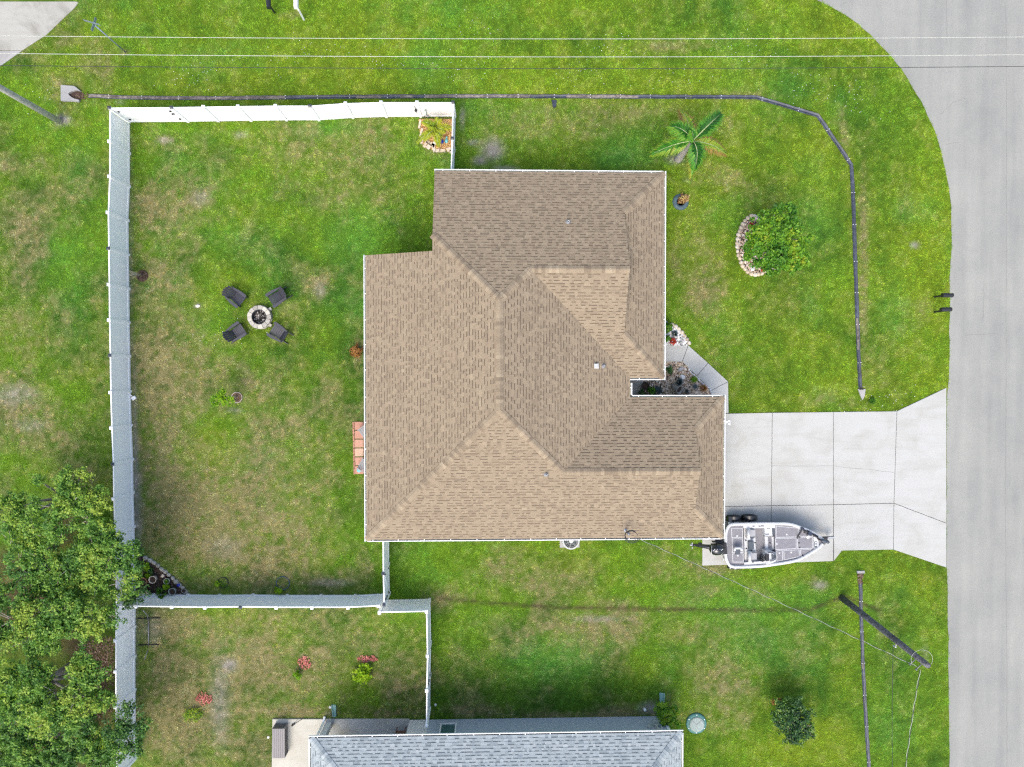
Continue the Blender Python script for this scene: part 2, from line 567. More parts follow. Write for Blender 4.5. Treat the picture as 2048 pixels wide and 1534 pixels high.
def raw(name, V, Fc, mats, parent=None, tone=None, col=None, dom='FACE', smooth=False, off=None):
    """fast mesh from arrays; every face has the same number of corners"""
    o0 = np.array(off if off is not None else (OFF.get(parent.as_pointer(), Vector()) if parent else (0, 0, 0)), float)
    me = bpy.data.meshes.new(name)
    V = np.asarray(V, np.float32) - o0.astype(np.float32)
    Fc = np.asarray(Fc, np.int32)
    k = Fc.shape[1]
    me.vertices.add(len(V))
    me.vertices.foreach_set('co', V.ravel())
    me.loops.add(Fc.size)
    me.loops.foreach_set('vertex_index', Fc.ravel())
    me.polygons.add(len(Fc))
    me.polygons.foreach_set('loop_start', np.arange(0, Fc.size, k, dtype=np.int32))
    me.polygons.foreach_set('loop_total', np.full(len(Fc), k, np.int32))
    me.update(calc_edges=True)
    if tone is not None:
        a = me.attributes.new('tone', 'FLOAT', 'FACE')
        a.data.foreach_set('value', np.asarray(tone, np.float32))
    if col is not None:
        a = me.attributes.new('col', 'FLOAT_COLOR', dom)
        c = np.ones((len(col), 4), np.float32)
        c[:, :3] = col
        a.data.foreach_set('color', c.ravel())
    o = finish(name, me, mats, parent, smooth)
    OFF[o.as_pointer()] = Vector(o0)
    return o


def tag(o, label=None, cat=None, group=None, kind=None):
    if label:
        o['label'] = label
    if cat:
        o['category'] = cat
    if group:
        o['group'] = group
    if kind:
        o['kind'] = kind
    return o


def thing(name, label, cat, loc=(0, 0, 0), rz=0, group=None):
    o = bpy.data.objects.new(name, None)
    COL.objects.link(o)
    o.empty_display_size = .2
    o.location = loc
    o.rotation_euler = (0, 0, rz)
    OFF[o.as_pointer()] = Vector(loc) if rz == 0 else Vector()
    return tag(o, label, cat, group)


def copy_tree(o, parent=None):
    c = o.copy()
    COL.objects.link(c)
    c.parent = parent
    for ch in list(o.children):
        copy_tree(ch, c)
    return c


def px_poly(pts, z=0):
    return [P(x, y, z).to_2d() for x, y in pts]


# ================================================================== LARGE STRUCTURE
# photo outlines on the ground, in pixels
DRIVE = [(1445, 827), (1545, 825), (1793, 822), (1892, 775), (1892, 1135), (1787, 1099), (1683, 1101), (1667, 1122), (1404, 1131), (1404, 1060), (1445, 1060)]
ROAD_EDGE = [(1560, -40), (1600, -18), (1635, 0), (1690, 28), (1740, 68), (1785, 115), (1820, 163), (1850, 217), (1875, 280), (1892, 338), (1902, 400), (1903, 470), (1900, 560), (1899, 680), (1898, 770), (1893, 800), (1893, 1130), (1896, 1250), (1898, 1400), (1899, 1534), (1899, 1800), (1899, 2600)]
APRON = [(-260, 1), (152, 1), (158, 4), (150, 16), (94, 70), (0, 134), (-40, 160), (-260, 160)]
WALK = [(1300, 690), (1376, 690), (1456, 763), (1457, 827), (1440, 827), (1440, 792), (1422, 790), (1422, 781), (1364, 724), (1300, 724)]
LINER1 = [(178, 192), (260, 196), (420, 197), (520, 196), (700, 194), (900, 193), (1024, 193), (1300, 194), (1512, 195), (1570, 212), (1635, 231), (1668, 280), (1702, 330), (1706, 400), (1711, 560), (1716, 700), (1720, 776)]
LINER2 = [(1720, 1166), (1722, 1250), (1726, 1350), (1731, 1440), (1737, 1534), (1741, 1640)]
BED_TREE = [(1515 + 40 * math.cos(t) * (1.0), 490 + 62 * math.sin(t)) for t in np.linspace(0, 2 * math.pi, 40)[:-1]]
BED_TREE = [(x + (490 - y) * -.06, y) for x, y in BED_TREE]
BED_NW = [(837, 238), (840, 262), (846, 287), (858, 297), (880, 302), (904, 297), (909, 238)]
BED_SW = [(255, 1110), (288, 1113), (312, 1128), (335, 1145), (362, 1168), (376, 1188), (262, 1190)]
BED_F1 = [(1318, 640), (1342, 648), (1357, 658), (1370, 672), (1378, 690), (1318, 690)]
BED_F2 = [(1284, 724), (1364, 724), (1422, 781), (1424, 800), (1284, 800)]
PATIO = [(546, 1437), (662, 1437), (662, 1640), (543, 1640)]
LANAI = [(662, 1437), (819, 1437), (819, 1560), (662, 1560)]
NBR = [(819, 1437), (1330, 1437), (1330, 1700), (640, 1700), (640, 1480), (819, 1480)]
PAVERS = [(707, 842), (735, 842), (735, 950), (711, 950)]
road_x0 = [P(x, y).to_2d() for x, y in ROAD_EDGE]

# ------------------------------------------------------------------ lawn colours (dead patches, sand, lush spots)
DRY = [(330, 285, 60, 30, .5), (390, 395, 40, 35, .8), (300, 420, 45, 70, .5), (350, 520, 80, 60, .4), (310, 650, 60, 90, .35), (420, 730, 90, 50, .3), (330, 760, 70, 80, .5), (320, 870, 70, 80, .55),
       (330, 970, 80, 70, .7), (420, 1010, 110, 70, .8), (470, 1100, 110, 70, .7), (350, 1110, 60, 40, .5), (560, 1100, 90, 60, .45), (620, 1000, 80, 80, .35), (640, 570, 25, 30, .9), (620, 300, 90, 50, .5),
       (750, 290, 60, 40, .45), (700, 380, 80, 40, .3), (580, 850, 90, 70, .35), (660, 780, 60, 50, .35), (650, 1160, 70, 20, .5), (500, 760, 70, 40, .25), (520, 960, 90, 60, .3),
       (350, 1260, 60, 30, .7), (450, 1330, 90, 60, .7), (330, 1290, 30, 60, .7), (600, 1340, 90, 60, .55), (430, 1460, 120, 60, .65), (560, 1280, 120, 40, .4), (760, 1330, 70, 50, .4), (600, 1422, 70, 12, 1),
       (760, 1425, 80, 10, .8), (800, 1380, 40, 30, .5), (340, 1400, 60, 80, .5), (310, 1500, 40, 60, .5),
       (1080, 1170, 90, 25, .7), (1160, 1245, 120, 28, .8), (1240, 1245, 60, 30, .5), (1000, 1130, 60, 30, .45), (900, 1195, 40, 14, .9), (1180, 1290, 100, 30, .4), (1410, 1135, 45, 16, .8), (1460, 1360, 60, 40, .4),
       (1440, 1420, 40, 40, .5), (1420, 1180, 30, 15, .5), (1630, 1160, 25, 15, .6), (1300, 1150, 60, 20, .4), (950, 1420, 60, 10, .8), (1250, 1428, 80, 8, .9), (1100, 1430, 100, 6, .8), (1210, 1420, 60, 12, .5),
       (20, 330, 30, 20, .8), (40, 440, 50, 40, .6), (30, 560, 50, 60, .55), (60, 650, 60, 40, .5), (40, 800, 70, 50, .9), (90, 870, 60, 40, .5), (60, 700, 50, 40, .4), (120, 380, 40, 40, .25), (150, 960, 80, 60, .4),
       (1390, 480, 40, 60, .35), (1400, 600, 40, 50, .65), (1420, 550, 30, 50, .5), (1350, 530, 14, 30, .7), (1250, 225, 120, 25, .35), (1450, 250, 40, 30, .4), (1500, 380, 60, 30, .3), (1728, 600, 9, 210, .55),
       (1724, 450, 9, 120, .45), (1685, 262, 9, 40, .6), (1330, 95, 50, 12, .7), (1400, 93, 40, 8, .4), (200, 95, 40, 20, .3), (130, 82, 20, 16, .4), (250, 104, 8, 7, 1), (590, 30, 26, 8, .6), (1150, 250, 150, 40, .4),
       (1000, 250, 80, 40, .3), (1450, 350, 60, 30, .4), (1500, 190, 60, 10, .5), (1770, 700, 40, 60, .25), (1810, 420, 14, 60, .45), (1650, 800, 40, 15, .4), (1840, 640, 20, 40, .3), (1700, 805, 20, 10, .5), (210, 150, 30, 20, .3),
       (1560, 600, 80, 40, .2), (1450, 720, 30, 60, .25), (1790, 1270, 14, 60, .35), (1760, 1250, 10, 50, .3), (1600, 1300, 60, 50, .25), (716, 705, 6, 28, .9), (1380, 1120, 14, 20, .6)]
SAND = [(985, 300, 20, 20, 1), (958, 322, 12, 8, .9), (1010, 336, 25, 5, .6), (945, 285, 10, 6, .7), (1350, 318, 18, 9, .7), (1830, 490, 8, 6, 1), (925, 235, 5, 22, .7), (268, 1300, 7, 90, .6), (305, 1258, 25, 28, .45),
        (460, 1330, 12, 10, .9), (660, 1165, 40, 8, .5), (270, 900, 5, 150, .6), (276, 1020, 9, 90, .6), (440, 1400, 18, 80, .55), (125, 240, 14, 10, 1), (395, 612, 5, 4, 1), (640, 580, 10, 16, .5), (30, 790, 40, 22, .5),
        (60, 850, 30, 14, .4), (470, 820, 14, 5, .6), (1200, 1238, 50, 6, .5), (1640, 1170, 14, 8, .7), (400, 395, 20, 14, .4), (240, 205, 10, 4, .4), (880, 300, 20, 5, .3), (1300, 1415, 20, 12, .8), (1375, 360, 10, 6, .3), (262, 500, 5, 200, .3),
        (1850, 1310, 8, 20, .3), (330, 280, 16, 8, .5), (480, 270, 14, 8, .4), (445, 1095, 40, 24, .3)]
LUSH = [(720, 470, 60, 60, .8), (660, 255, 70, 22, .8), (690, 600, 50, 40, .4), (1090, 1320, 70, 50, .8), (470, 480, 50, 30, .5), (1620, 430, 50, 60, .6), (560, 590, 40, 40, .4), (430, 640, 50, 60, .3), (1560, 180, 60, 40, .4),
        (1300, 290, 80, 40, .35), (1230, 300, 60, 30, .3), (1440, 1200, 90, 40, .5), (1530, 1280, 90, 60, .5), (1780, 620, 40, 60, .4), (1780, 1460, 60, 60, .5), (520, 910, 30, 30, .4), (140, 570, 40, 120, .4), (1250, 320, 60, 20, .5)]
YEL = [(1650, 1485, 60, 40, 1.6), (1590, 1500, 60, 30, 1.0), (1850, 420, 60, 220, .6), (1830, 720, 70, 120, .4), (1640, 330, 70, 100, .3), (480, 560, 70, 60, .5), (1100, 190, 400, 40, .3), (700, 100, 400, 60, .25), (1720, 90, 120, 70, .5), (540, 640, 60, 50, .5),
       (1850, 1250, 40, 120, .4), (640, 640, 60, 60, .4), (1150, 1130, 60, 25, .6), (420, 900, 60, 40, .4), (1800, 1160, 60, 30, .4)]


def blobs(px, py, L, w):
    o = np.zeros(px.shape)
    for x, y, rx, ry, a in L:
        d = ((px - x) / rx) ** 2 + ((py - y) / ry) ** 2
        k = d < 9
        if k.any():
            o[k] = np.maximum(o[k], a * np.exp(-d[k] * .9)) if False else o[k] + a * np.exp(-d[k] * .9)
    return o * (0.45 + 1.1 * w)


def C(*c):
    return np.array(c)


PAL = dict(g=C(.182, .350, .024), d=C(.088, .212, .020), y=C(.295, .420, .024), t=C(.370, .325, .150), s=C(.50, .465, .40), e=C(.115, .375, .058), r=C(.13, .085, .055))


def lawn_col(x, y):
    px, py = proj_np(x, y)
    a = fbm(x, y, .16, 1)
    b = fbm(x, y, .55, 5)
    c = fbm(x, y, 1.7, 9)
    d = fbm(x, y, 4.5, 13, 3)
    yard = inside(px, py, [(235, 225), (905, 225), (905, 345), (865, 345), (865, 510), (727, 510), (730, 1090), (770, 1200), (240, 1200)])
    nyard = inside(px, py, [(240, 1200), (860, 1200), (860, 1460), (300, 1700), (240, 1700)])
    cbot = inside(px, py, [(770, 1090), (1600, 1090), (1500, 1460), (860, 1460)])
    left = px < 225
    front = (px > 1330) | (py < 195)
    col = PAL['g'] + (PAL['d'] - PAL['g']) * np.clip((a - .45) * 3.0 + (b - .5) * 1.8 + .28, 0, 1)[..., None]
    wy = np.clip(blobs(px, py, YEL, b) + (c - .5) * 1.1 + np.where(front, .28, .10) + (fbm(x, y, .22, 51, 3) - .5) * 1.3, 0, 1)
    col = col + (PAL['y'] - col) * (wy * .75)[..., None]
    we = np.clip(blobs(px, py, LUSH, b) + np.clip((fbm(x, y, .4, 21) - .58) * 2.2, 0, .5), 0, 1)
    col = col + (PAL['e'] - col) * (we * .75)[..., None]
    base = np.where(yard, .10, np.where(nyard, .22, np.where(cbot, .07, np.where(left, .12, .0))))
    f = fbm(x, y, 9.0, 17, 2)
    wd = blobs(px, py, DRY, .2 * b + .3 * c + .5 * d) * .78 + base + (b - .5) * .9 * (base > .04) + (c - .5) * .6
    wd = np.clip(wd + (d - .5) * 1.1 * (.35 + wd) + (f - .5) * .9 * (.25 + wd) - .02, 0, .92)
    rut = np.exp(-(polydist(px, py, [(885, 1196), (960, 1204), (1100, 1214), (1300, 1218), (1500, 1220), (1620, 1219), (1690, 1192), (1760, 1222)]) / 4.0) ** 2) * np.clip(d * 2.6 - .35, 0, 1)
    col = col + (PAL['t'] - col) * wd[..., None]
    ws = np.clip(blobs(px, py, SAND, .3 * c + .7 * d) * 1.1 - .06, 0, .95)
    ws = np.maximum(ws, np.clip(1 - polydist(px, py, [(258, 250), (258, 560), (262, 780), (268, 1060), (270, 1180)]) / 7, 0, 1) * .45 * np.clip(c * 2 - .4, 0, 1))
    col = col + (PAL['s'] - col) * ws[..., None]
    col = col + (PAL['r'] * .8 - col) * np.clip(rut * .8, 0, .8)[..., None]
    wr = np.clip((1 - np.maximum(0, polydist(px, py, [(60, 1080), (90, 1300), (150, 1330), (120, 1600)]) - 60) / 55), 0, 1) * np.clip(b * 2.4 - .5, 0, 1) * (px < 236)
    col = col + (PAL['r'] - col) * (wr * .85)[..., None]
    col = col * (.42 + .60 * d + .42 * f + .22 * c)[..., None]
    bare = np.clip(ws + wr * .75 + rut + wd * .25, 0, 1)
    return col, bare


def axis(lo, hi, step, far):
    a = np.arange(lo, hi, step)
    return np.concatenate([[-far, -70, -45, -33], a, [33, 45, 70, far]])


gx = axis(-28.5, 28.5, .13, 150)
gy = axis(-22, 22, .13, 150)
GX, GY = np.meshgrid(gx, gy)
lc, _ = lawn_col(GX.ravel(), GY.ravel())
nx_, ny_ = len(gx), len(gy)
idx = np.arange(nx_ * ny_).reshape(ny_, nx_)
fq = np.stack([idx[:-1, :-1], idx[:-1, 1:], idx[1:, 1:], idx[1:, :-1]], -1).reshape(-1, 4)
lawn = raw('lawn', np.stack([GX.ravel(), GY.ravel(), np.zeros(GX.size)], -1), fq, M['lawn'], col=lc * .40, dom='POINT')
tag(lawn, 'patchy green lawn with tan dry spots around both houses', 'lawn', kind='structure')

# ------------------------------------------------------------------ road
mb = MB()
nroad = [Vector((-120, P(-400, -2).y))] + [P(x, -2).to_2d() for x in (-200, 400, 1000, 1500)]
edge = nroad + [P(x, y).to_2d() for x, y in ROAD_EDGE[2:]]
edge[len(nroad) - 1] = P(1590, -14).to_2d()
edge = edge[:len(nroad) - 1] + [P(1520, -6).to_2d(), P(1590, -16).to_2d()] + edge[len(nroad):]
# smooth the corner curve and roughen the edge a little
pts = []
for a, b in zip(edge[:-1], edge[1:]):
    k = max(1, int((b - a).length / .35)) if (b - a).length < 40 else 4
    for i in range(k):
        pts.append(a.lerp(b, i / k))
pts.append(edge[-1])
for _ in range(3):
    pts = [pts[0]] + [(pts[i - 1] + pts[i] * 2 + pts[i + 1]) / 4 for i in range(1, len(pts) - 1)] + [pts[-1]]
pe = []
for p in pts:
    j = (fbm(np.array([p.x]), np.array([p.y]), 1.3, 40)[0] - .5) * .10
    pe.append(Vector((p.x + j, p.y + j)))
rp = pe + [Vector((80, pe[-1].y)), Vector((80, 70)), Vector((-120, 70))]
mb.add([(p.x, p.y, .008) for p in rp], [tuple(range(len(rp)))])
if sum(rp[i].x * rp[(i + 1) % len(rp)].y - rp[(i + 1) % len(rp)].x * rp[i].y for i in range(len(rp))) < 0:
    mb.f = [f[::-1] for f in mb.f]
road = tag(obj('road', mb, M['asphalt']), 'pale grey asphalt street curving round the corner lot', 'road', kind='structure')
ROADPOLY = rp


def strip(mb, line, w, z, wob=0, mat=0):
    ps = [P(x, y).to_2d() for x, y in line]
    q = []
    for a, b in zip(ps[:-1], ps[1:]):
        k = max(1, int((b - a).length / .25))
        q += [a.lerp(b, i / k) for i in range(k)]
    q.append(ps[-1])
    vs = []
    for i, p in enumerate(q):
        d = (q[min(i + 1, len(q) - 1)] - q[max(i - 1, 0)]).normalized()
        nn = Vector((-d.y, d.x))
        o = nn * rng.uniform(-wob, wob)
        ww = w * rng.uniform(.35, 1) if wob else w
        vs += [(*(p + o + nn * ww / 2), z), (*(p + o - nn * ww / 2), z)]
    mb.add(vs, [(2 * i, 2 * i + 1, 2 * i + 3, 2 * i + 2) for i in range(len(q) - 1)], mat=mat)


mb = MB()
for line in [[(2012, -20), (2013, 400), (2012, 780), (2010, 1000), (2013, 1250), (2014, 1534)], [(1890, 290), (1915, 284)], [(1680, 12), (1692, 4)], [(1893, 0), (1894, 90)], [(1930, 670), (1995, 667)],
             [(1918, 1290), (1917, 1350)], [(1968, 560), (1966, 640)], [(1880, 230), (1905, 205), (1930, 196)]]:
    strip(mb, line, .018, .012, .02)
obj('crack', mb, M['crack'], road)['kind'] = 'stuff'


# ------------------------------------------------------------------ concrete slabs
def inset(poly, d):
    n = len(poly)
    a = sum(poly[i][0] * poly[(i + 1) % n][1] - poly[(i + 1) % n][0] * poly[i][1] for i in range(n))
    if a < 0:
        poly = poly[::-1]
    out = []
    for i in range(n):
        p0, p1, p2 = (Vector(poly[(i + k) % n]) for k in (-1, 0, 1))
        e0, e1 = (p1 - p0).normalized(), (p2 - p1).normalized()
        n0, n1 = Vector((-e0.y, e0.x)), Vector((-e1.y, e1.x))
        b = n0 + n1
        b = b / max(.3, b.dot(n0)) if b.length > 1e-6 else n0
        out.append(p1 + b * d)
    return out


def slab(parent, poly, z1, mat, name='slab', gap=.011, z0=-.06):
    poly = inset([Vector(p) for p in poly], gap)
    top_ = inset(poly, .008)
    n = len(poly)
    mb = MB()
    vs = [(*p, z0) for p in poly] + [(*p, z1 - .008) for p in poly] + [(*p, z1) for p in top_]
    mb.add(vs, [(i, (i + 1) % n, n + (i + 1) % n, n + i) for i in range(n)] + [(n + i, n + (i + 1) % n, 2 * n + (i + 1) % n, 2 * n + i) for i in range(n)] + [tuple(range(2 * n, 3 * n))])
    return obj(name, mb, mat, parent)


dw = thing('driveway', 'pale concrete driveway of large slabs running from the garage to the street', 'driveway', P(1650, 960))
tag(dw, kind='structure')
for s in [[(1440, 827), (1544, 825), (1542, 1011), (1440, 1013)], [(1544, 825), (1666, 823.5), (1666, 1009), (1542, 1011)], [(1666, 823.5), (1793, 822), (1787, 1006), (1666, 1009)],
          [(1793, 822), (1892, 775), (1892, 1046), (1787, 1006)], [(1404, 1060), (1440, 1060), (1440, 1013), (1542, 1011), (1541, 1126.5), (1404, 1131)], [(1542, 1011), (1666, 1009), (1666, 1122), (1541, 1126.5)],
          [(1666, 1009), (1787, 1006), (1786, 1099), (1683, 1101), (1667, 1122)], [(1787, 1006), (1892, 1046), (1892, 1135), (1786, 1099)]]:
    slab(dw, px_poly(s), .05, M['drive'])
mb = MB()
mb.prism(inset(px_poly(DRIVE), .03), -.05, .022)
obj('joint_filler', mb, M['joint'], dw)
mb = MB()
for line in [[(1545, 931), (1600, 932), (1666, 931)], [(1666, 931), (1700, 936), (1740, 939), (1787, 945)]]:
    strip(mb, line, .016, .0525, .012)
obj('crack', mb, M['crack'], dw)['kind'] = 'stuff'

wk = thing('walkway', 'angled concrete walkway slabs from the front door to the driveway', 'walkway', P(1400, 740))
tag(wk, kind='structure')
for s in [[(1300, 690), (1376, 690), (1364, 724), (1300, 724)], [(1376, 690), (1416, 726), (1393, 752), (1364, 724)], [(1416, 726), (1456, 763), (1422, 781), (1393, 752)],
          [(1456, 763), (1457, 826), (1438, 826), (1438, 792), (1422, 790), (1422, 781)]]:
    slab(wk, px_poly(s), .045, M['walk'])
mb = MB()
mb.prism(inset(px_poly(WALK), .03), -.05, .02)
obj('joint_filler', mb, M['joint'], wk)
porch = MB()
porch.prism(px_poly([(1225, 757), (1285, 757), (1285, 800), (1225, 800)]), -.05, .07)
tag(obj('porch_floor', porch, M['lanai']), 'shaded grey concrete porch floor in the gap between wing and garage roofs', 'porch', kind='structure')

ap = thing('driveway_apron', 'stained concrete driveway apron meeting the side street beside the street sign', 'driveway', P(60, 60))
tag(ap, kind='structure')
slab(ap, px_poly([(-260, 3), (152, 3), (158, 5), (150, 16), (94, 70), (45, 101.5), (-260, 101.5)]), .03, M['apron'])
slab(ap, px_poly([(-260, 101.5), (45, 101.5), (0, 134), (-40, 160), (-260, 160)]), .028, M['culvert'])

pt = MB()
pt.prism(px_poly(PATIO), -.05, .09)
pt = tag(obj('patio', pt, M['patio'], origin=P(600, 1480)), 'cream concrete patio slab beside the blue-grey roofed house', 'patio', kind='structure')
pt2 = MB()
pt2.prism(px_poly(LANAI), -.05, .08)
tag(obj('lanai_floor', pt2, M['lanai'], origin=P(740, 1450)), 'grey concrete lanai floor under the blue-grey roof', 'patio', kind='structure')

# ================================================================== MAIN HOUSE
PITCH = 5 / 12
ZE = 2.80
EXPO = .143
CS = 1 / math.sqrt(1 + PITCH * PITCH)


def clip_rect(poly, u0, u1, v0, v1):
    for ax, lim, sg in ((0, u0, 1), (0, u1, -1), (1, v0, 1), (1, v1, -1)):
        out = []
        for i in range(len(poly)):
            a, b = poly[i - 1], poly[i]
            da, db = (a[ax] - lim) * sg, (b[ax] - lim) * sg
            if da >= 0 and db >= 0:
                out.append(b)
            elif da >= 0 > db or db >= 0 > da:
                t = da / (da - db)
                q = (a[0] + (b[0] - a[0]) * t, a[1] + (b[1] - a[1]) * t)
                out.append(q)
                if db >= 0:
                    out.append(b)
        poly = out
        if len(poly) < 3:
            return []
    return poly


class Plane:
    """a roof plane: eave line through o with direction u (2d unit), rising along v (2d unit)"""

    def __init__(s, poly, o, u, v, ze=ZE, limit=None):
        s.o, s.u, s.v, s.ze = Vector(o), Vector(u), Vector(v), ze
        s.poly = [((Vector(p) - s.o).dot(s.u), (Vector(p) - s.o).dot(s.v)) for p in poly]
        s.limit = limit
        s.nrm = Vector((-s.v.x * PITCH, -s.v.y * PITCH, 1)).normalized()

    def pt(s, a, r, h=0):
        q = s.o + s.u * a + s.v * r
        return Vector((q.x, q.y, s.ze + r * PITCH)) + s.nrm * h


def shingle_plane(pl, mb, singles):
    e = EXPO * CS
    us = [p[0] for p in pl.poly]
    vs = [p[1] for p in pl.poly]
    k0 = int(math.floor(min(vs) / e + 1e-6))
    vmax = max(vs) if pl.limit is None else min(max(vs), pl.limit)
    for k in range(k0, int(math.ceil(vmax / e))):
        r0 = k * e
        row = clip_rect(pl.poly, min(us) - 1, max(us) + 1, r0, r0 + e)
        if not row:
            continue
        ulo, uhi = min(p[0] for p in row), max(p[0] for p in row)
        a = ulo - rng.uniform(0, .4)
        low = rng.random() < .5
        rowtone = rng.uniform(-.04, .04)
        while a < uhi:
            w = rng.choice((.10, .13, .16, .20, .25, .30)) * rng.uniform(.85, 1.15) * (1.08 if low else 1.0)
            tone = min(1, max(.2, .55 + rowtone + rng.gauss(0, .105)))
            if rng.random() < .06:
                tone = .33
            hb, ht = (.006, .0015) if low else (.015, .003)
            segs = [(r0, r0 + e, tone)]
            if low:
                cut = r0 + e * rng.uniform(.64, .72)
                segs = [(r0, cut, tone), (cut, r0 + e, rng.uniform(0, .1))]  # dark granule band printed on the low tab
            for q0, q1, tn in segs:
                c = clip_rect(pl.poly, a, min(a + w, uhi + .01), q0, q1)
                if len(c) < 3:
                    continue
                hh = lambda r: hb + (ht - hb) * (r - r0) / e
                top_ = [pl.pt(x, r, hh(r)) for x, r in c]
                ar = sum(c[i - 1][0] * c[i][1] - c[i][0] * c[i - 1][1] for i in range(len(c)))
                if abs(ar) < 1e-5:
                    continue
                tgt = mb
                if not low and len(c) == 4 and w > .22 and singles is not None:
                    tgt = MB()
                    singles.append((w, tgt))
                base = len(top_)
                fs = [tuple(range(base)) if ar > 0 else tuple(range(base - 1, -1, -1))]
                tgt.add(top_, fs, tn)
                if q0 == r0:                       # butt edge and sides
                    lo = [p for p in c if abs(p[1] - r0) < 1e-6]
                    if len(lo) == 2:
                        x0, x1 = min(lo[0][0], lo[1][0]), max(lo[0][0], lo[1][0])
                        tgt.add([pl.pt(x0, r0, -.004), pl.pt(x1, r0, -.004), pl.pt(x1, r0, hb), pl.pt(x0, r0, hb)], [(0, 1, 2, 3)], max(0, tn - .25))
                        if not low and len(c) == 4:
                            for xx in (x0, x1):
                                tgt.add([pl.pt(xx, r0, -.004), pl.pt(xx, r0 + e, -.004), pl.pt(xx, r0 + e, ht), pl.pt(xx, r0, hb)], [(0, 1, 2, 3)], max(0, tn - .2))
            a += w
            low = not low if rng.random() < .85 else low


CAPW = .17


def caps(parent, segs, mat, limit=None, cap_name='ridge_cap', maxn=300):
    """overlapping ridge and hip cap shingles; seg = (low end, high end, direction a, direction b of the two slopes)"""
    cnt = 0
    rest = MB()
    for p0, p1, na, nb in segs:
        p0, p1, na, nb = Vector(p0), Vector(p1), Vector(na), Vector(nb)
        d = (p1 - p0)
        L = d.length
        d.normalize()
        a = (na - d * na.dot(d))
        a = d.cross(na).normalized()
        b = d.cross(nb).normalized()
        n = max(1, round(L / .158))
        st = L / n
        up = (na + nb).normalized()
        if a.dot(nb) > 0:
            a = -a
        if b.dot(na) > 0:
            b = -b
        for i in range(n):
            q0 = p0 + d * (i * st - .01)
            q1 = p0 + d * (i * st + st + .05)
            if limit and not limit(q0):
                continue
            t = min(1, max(.2, rng.gauss(.62, .17)))
            if rng.random() < .16:
                t = .24
            w = CAPW
            sides = []
            for q, h in ((q0, .036), (q1, .022)):
                sides.append([q + a * w - Vector((0, 0, 0)) + na * (h - .012), q + a * .03 + up * (h + .004), q + b * .03 + up * (h + .004), q + b * w + nb * (h - .012)])
            vs = sides[0] + sides[1]
            lowv = [q0 + a * w - na * .006, q0 + up * .0, q0 + b * w - nb * .006]
            mb = MB() if cnt < maxn else rest
            fs = [(0, 1, 5, 4), (1, 2, 6, 5), (2, 3, 7, 6)]
            mb.add(vs, fs, t)
            mb.add([vs[0], vs[1], vs[2], vs[3], lowv[2], lowv[1], lowv[0]], [(0, 1, 2, 3, 4, 5, 6)], max(0, t - .25))
            mb.add([vs[0], vs[4], vs[4] - na * .02, vs[0] - na * .02], [(0, 1, 2, 3)], max(0, t - .2))
            mb.add([vs[3], vs[7], vs[7] - nb * .02, vs[3] - nb * .02], [(0, 1, 2, 3)], max(0, t - .2))
            if cnt < maxn:
                obj(cap_name, mb, mat, parent)
            cnt += 1
    if rest.f:
        obj('ridge_caps_rest', rest, mat, parent)['kind'] = 'stuff'
    return cnt


def put_shingles(parent, planes, mat, nmax=300):
    mb = MB()
    singles = []
    for pl in planes:
        shingle_plane(pl, mb, singles)
    singles.sort(key=lambda q: -q[0])
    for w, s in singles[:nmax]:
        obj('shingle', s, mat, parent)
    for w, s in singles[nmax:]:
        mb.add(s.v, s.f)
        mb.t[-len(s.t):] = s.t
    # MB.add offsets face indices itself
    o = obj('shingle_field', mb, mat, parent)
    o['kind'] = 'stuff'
    o['label'] = 'overlapping laminate shingles with dark printed shadow lines'


w_, e_, s_, n_ = -5.755, 6.586, -7.87, 9.27
ew, ys, yg, eg = 8.155, -.324, -1.233, 11.02
mx = (w_ + e_) / 2
RR = (e_ - w_) / 2
P1, P2 = (mx, n_ - RR), (mx, s_ + RR)
hw = (n_ - ys) / 2
yr = n_ - hw
Q = (e_ - hw, yr)
hg = (yg - s_) / 2
yr2 = s_ + hg
V = (e_ - hg, yr2)
xg, xg2 = 6.15, 9.52          # rake lines of the two gablets
gw, gg = ew - xg, eg - xg2
JX, JY = -2.56, 5.36
JH = n_ - (JX - w_)
pl_w = Plane([(w_, s_), P2, P1, (JX, JH), (JX, JY), (w_, JY)], (w_, 0), (0, 1), (1, 0))
pl_n = Plane([(JX, n_), (JX, JH), P1, Q, (xg, yr), (xg, n_ - gw), (ew, n_)], (0, n_), (1, 0), (0, -1))
pl_e = Plane([P1, P2, V, (e_, yg), (e_, ys), Q], (e_, 0), (0, 1), (-1, 0))
pl_ws = Plane([Q, (e_, ys), (ew, ys), (xg, ys + gw), (xg, yr)], (0, ys), (1, 0), (0, 1))
pl_we = Plane([(ew, n_), (ew, ys), (xg - .15, ys + gw + .15), (xg - .15, n_ - gw - .15)], (ew, 0), (0, 1), (-1, 0))
pl_s = Plane([(w_, s_), (eg, s_), (xg2, s_ + gg), (xg2, yr2), V, P2], (0, s_), (1, 0), (0, 1))
pl_gn = Plane([V, (xg2, yr2), (xg2, yg - gg), (eg, yg), (e_, yg)], (0, yg), (1, 0), (0, -1))
pl_ge = Plane([(eg, s_), (eg, yg), (xg2 - .15, yg - gg - .15), (xg2 - .15, s_ + gg + .15)], (eg, 0), (0, 1), (-1, 0))
PLS = [pl_w, pl_n, pl_e, pl_ws, pl_we, pl_s, pl_gn, pl_ge]

house = thing('house', 'single-storey house with tan shingle hip roof and white gutters on the corner lot', 'house', (mx, 0, 0))


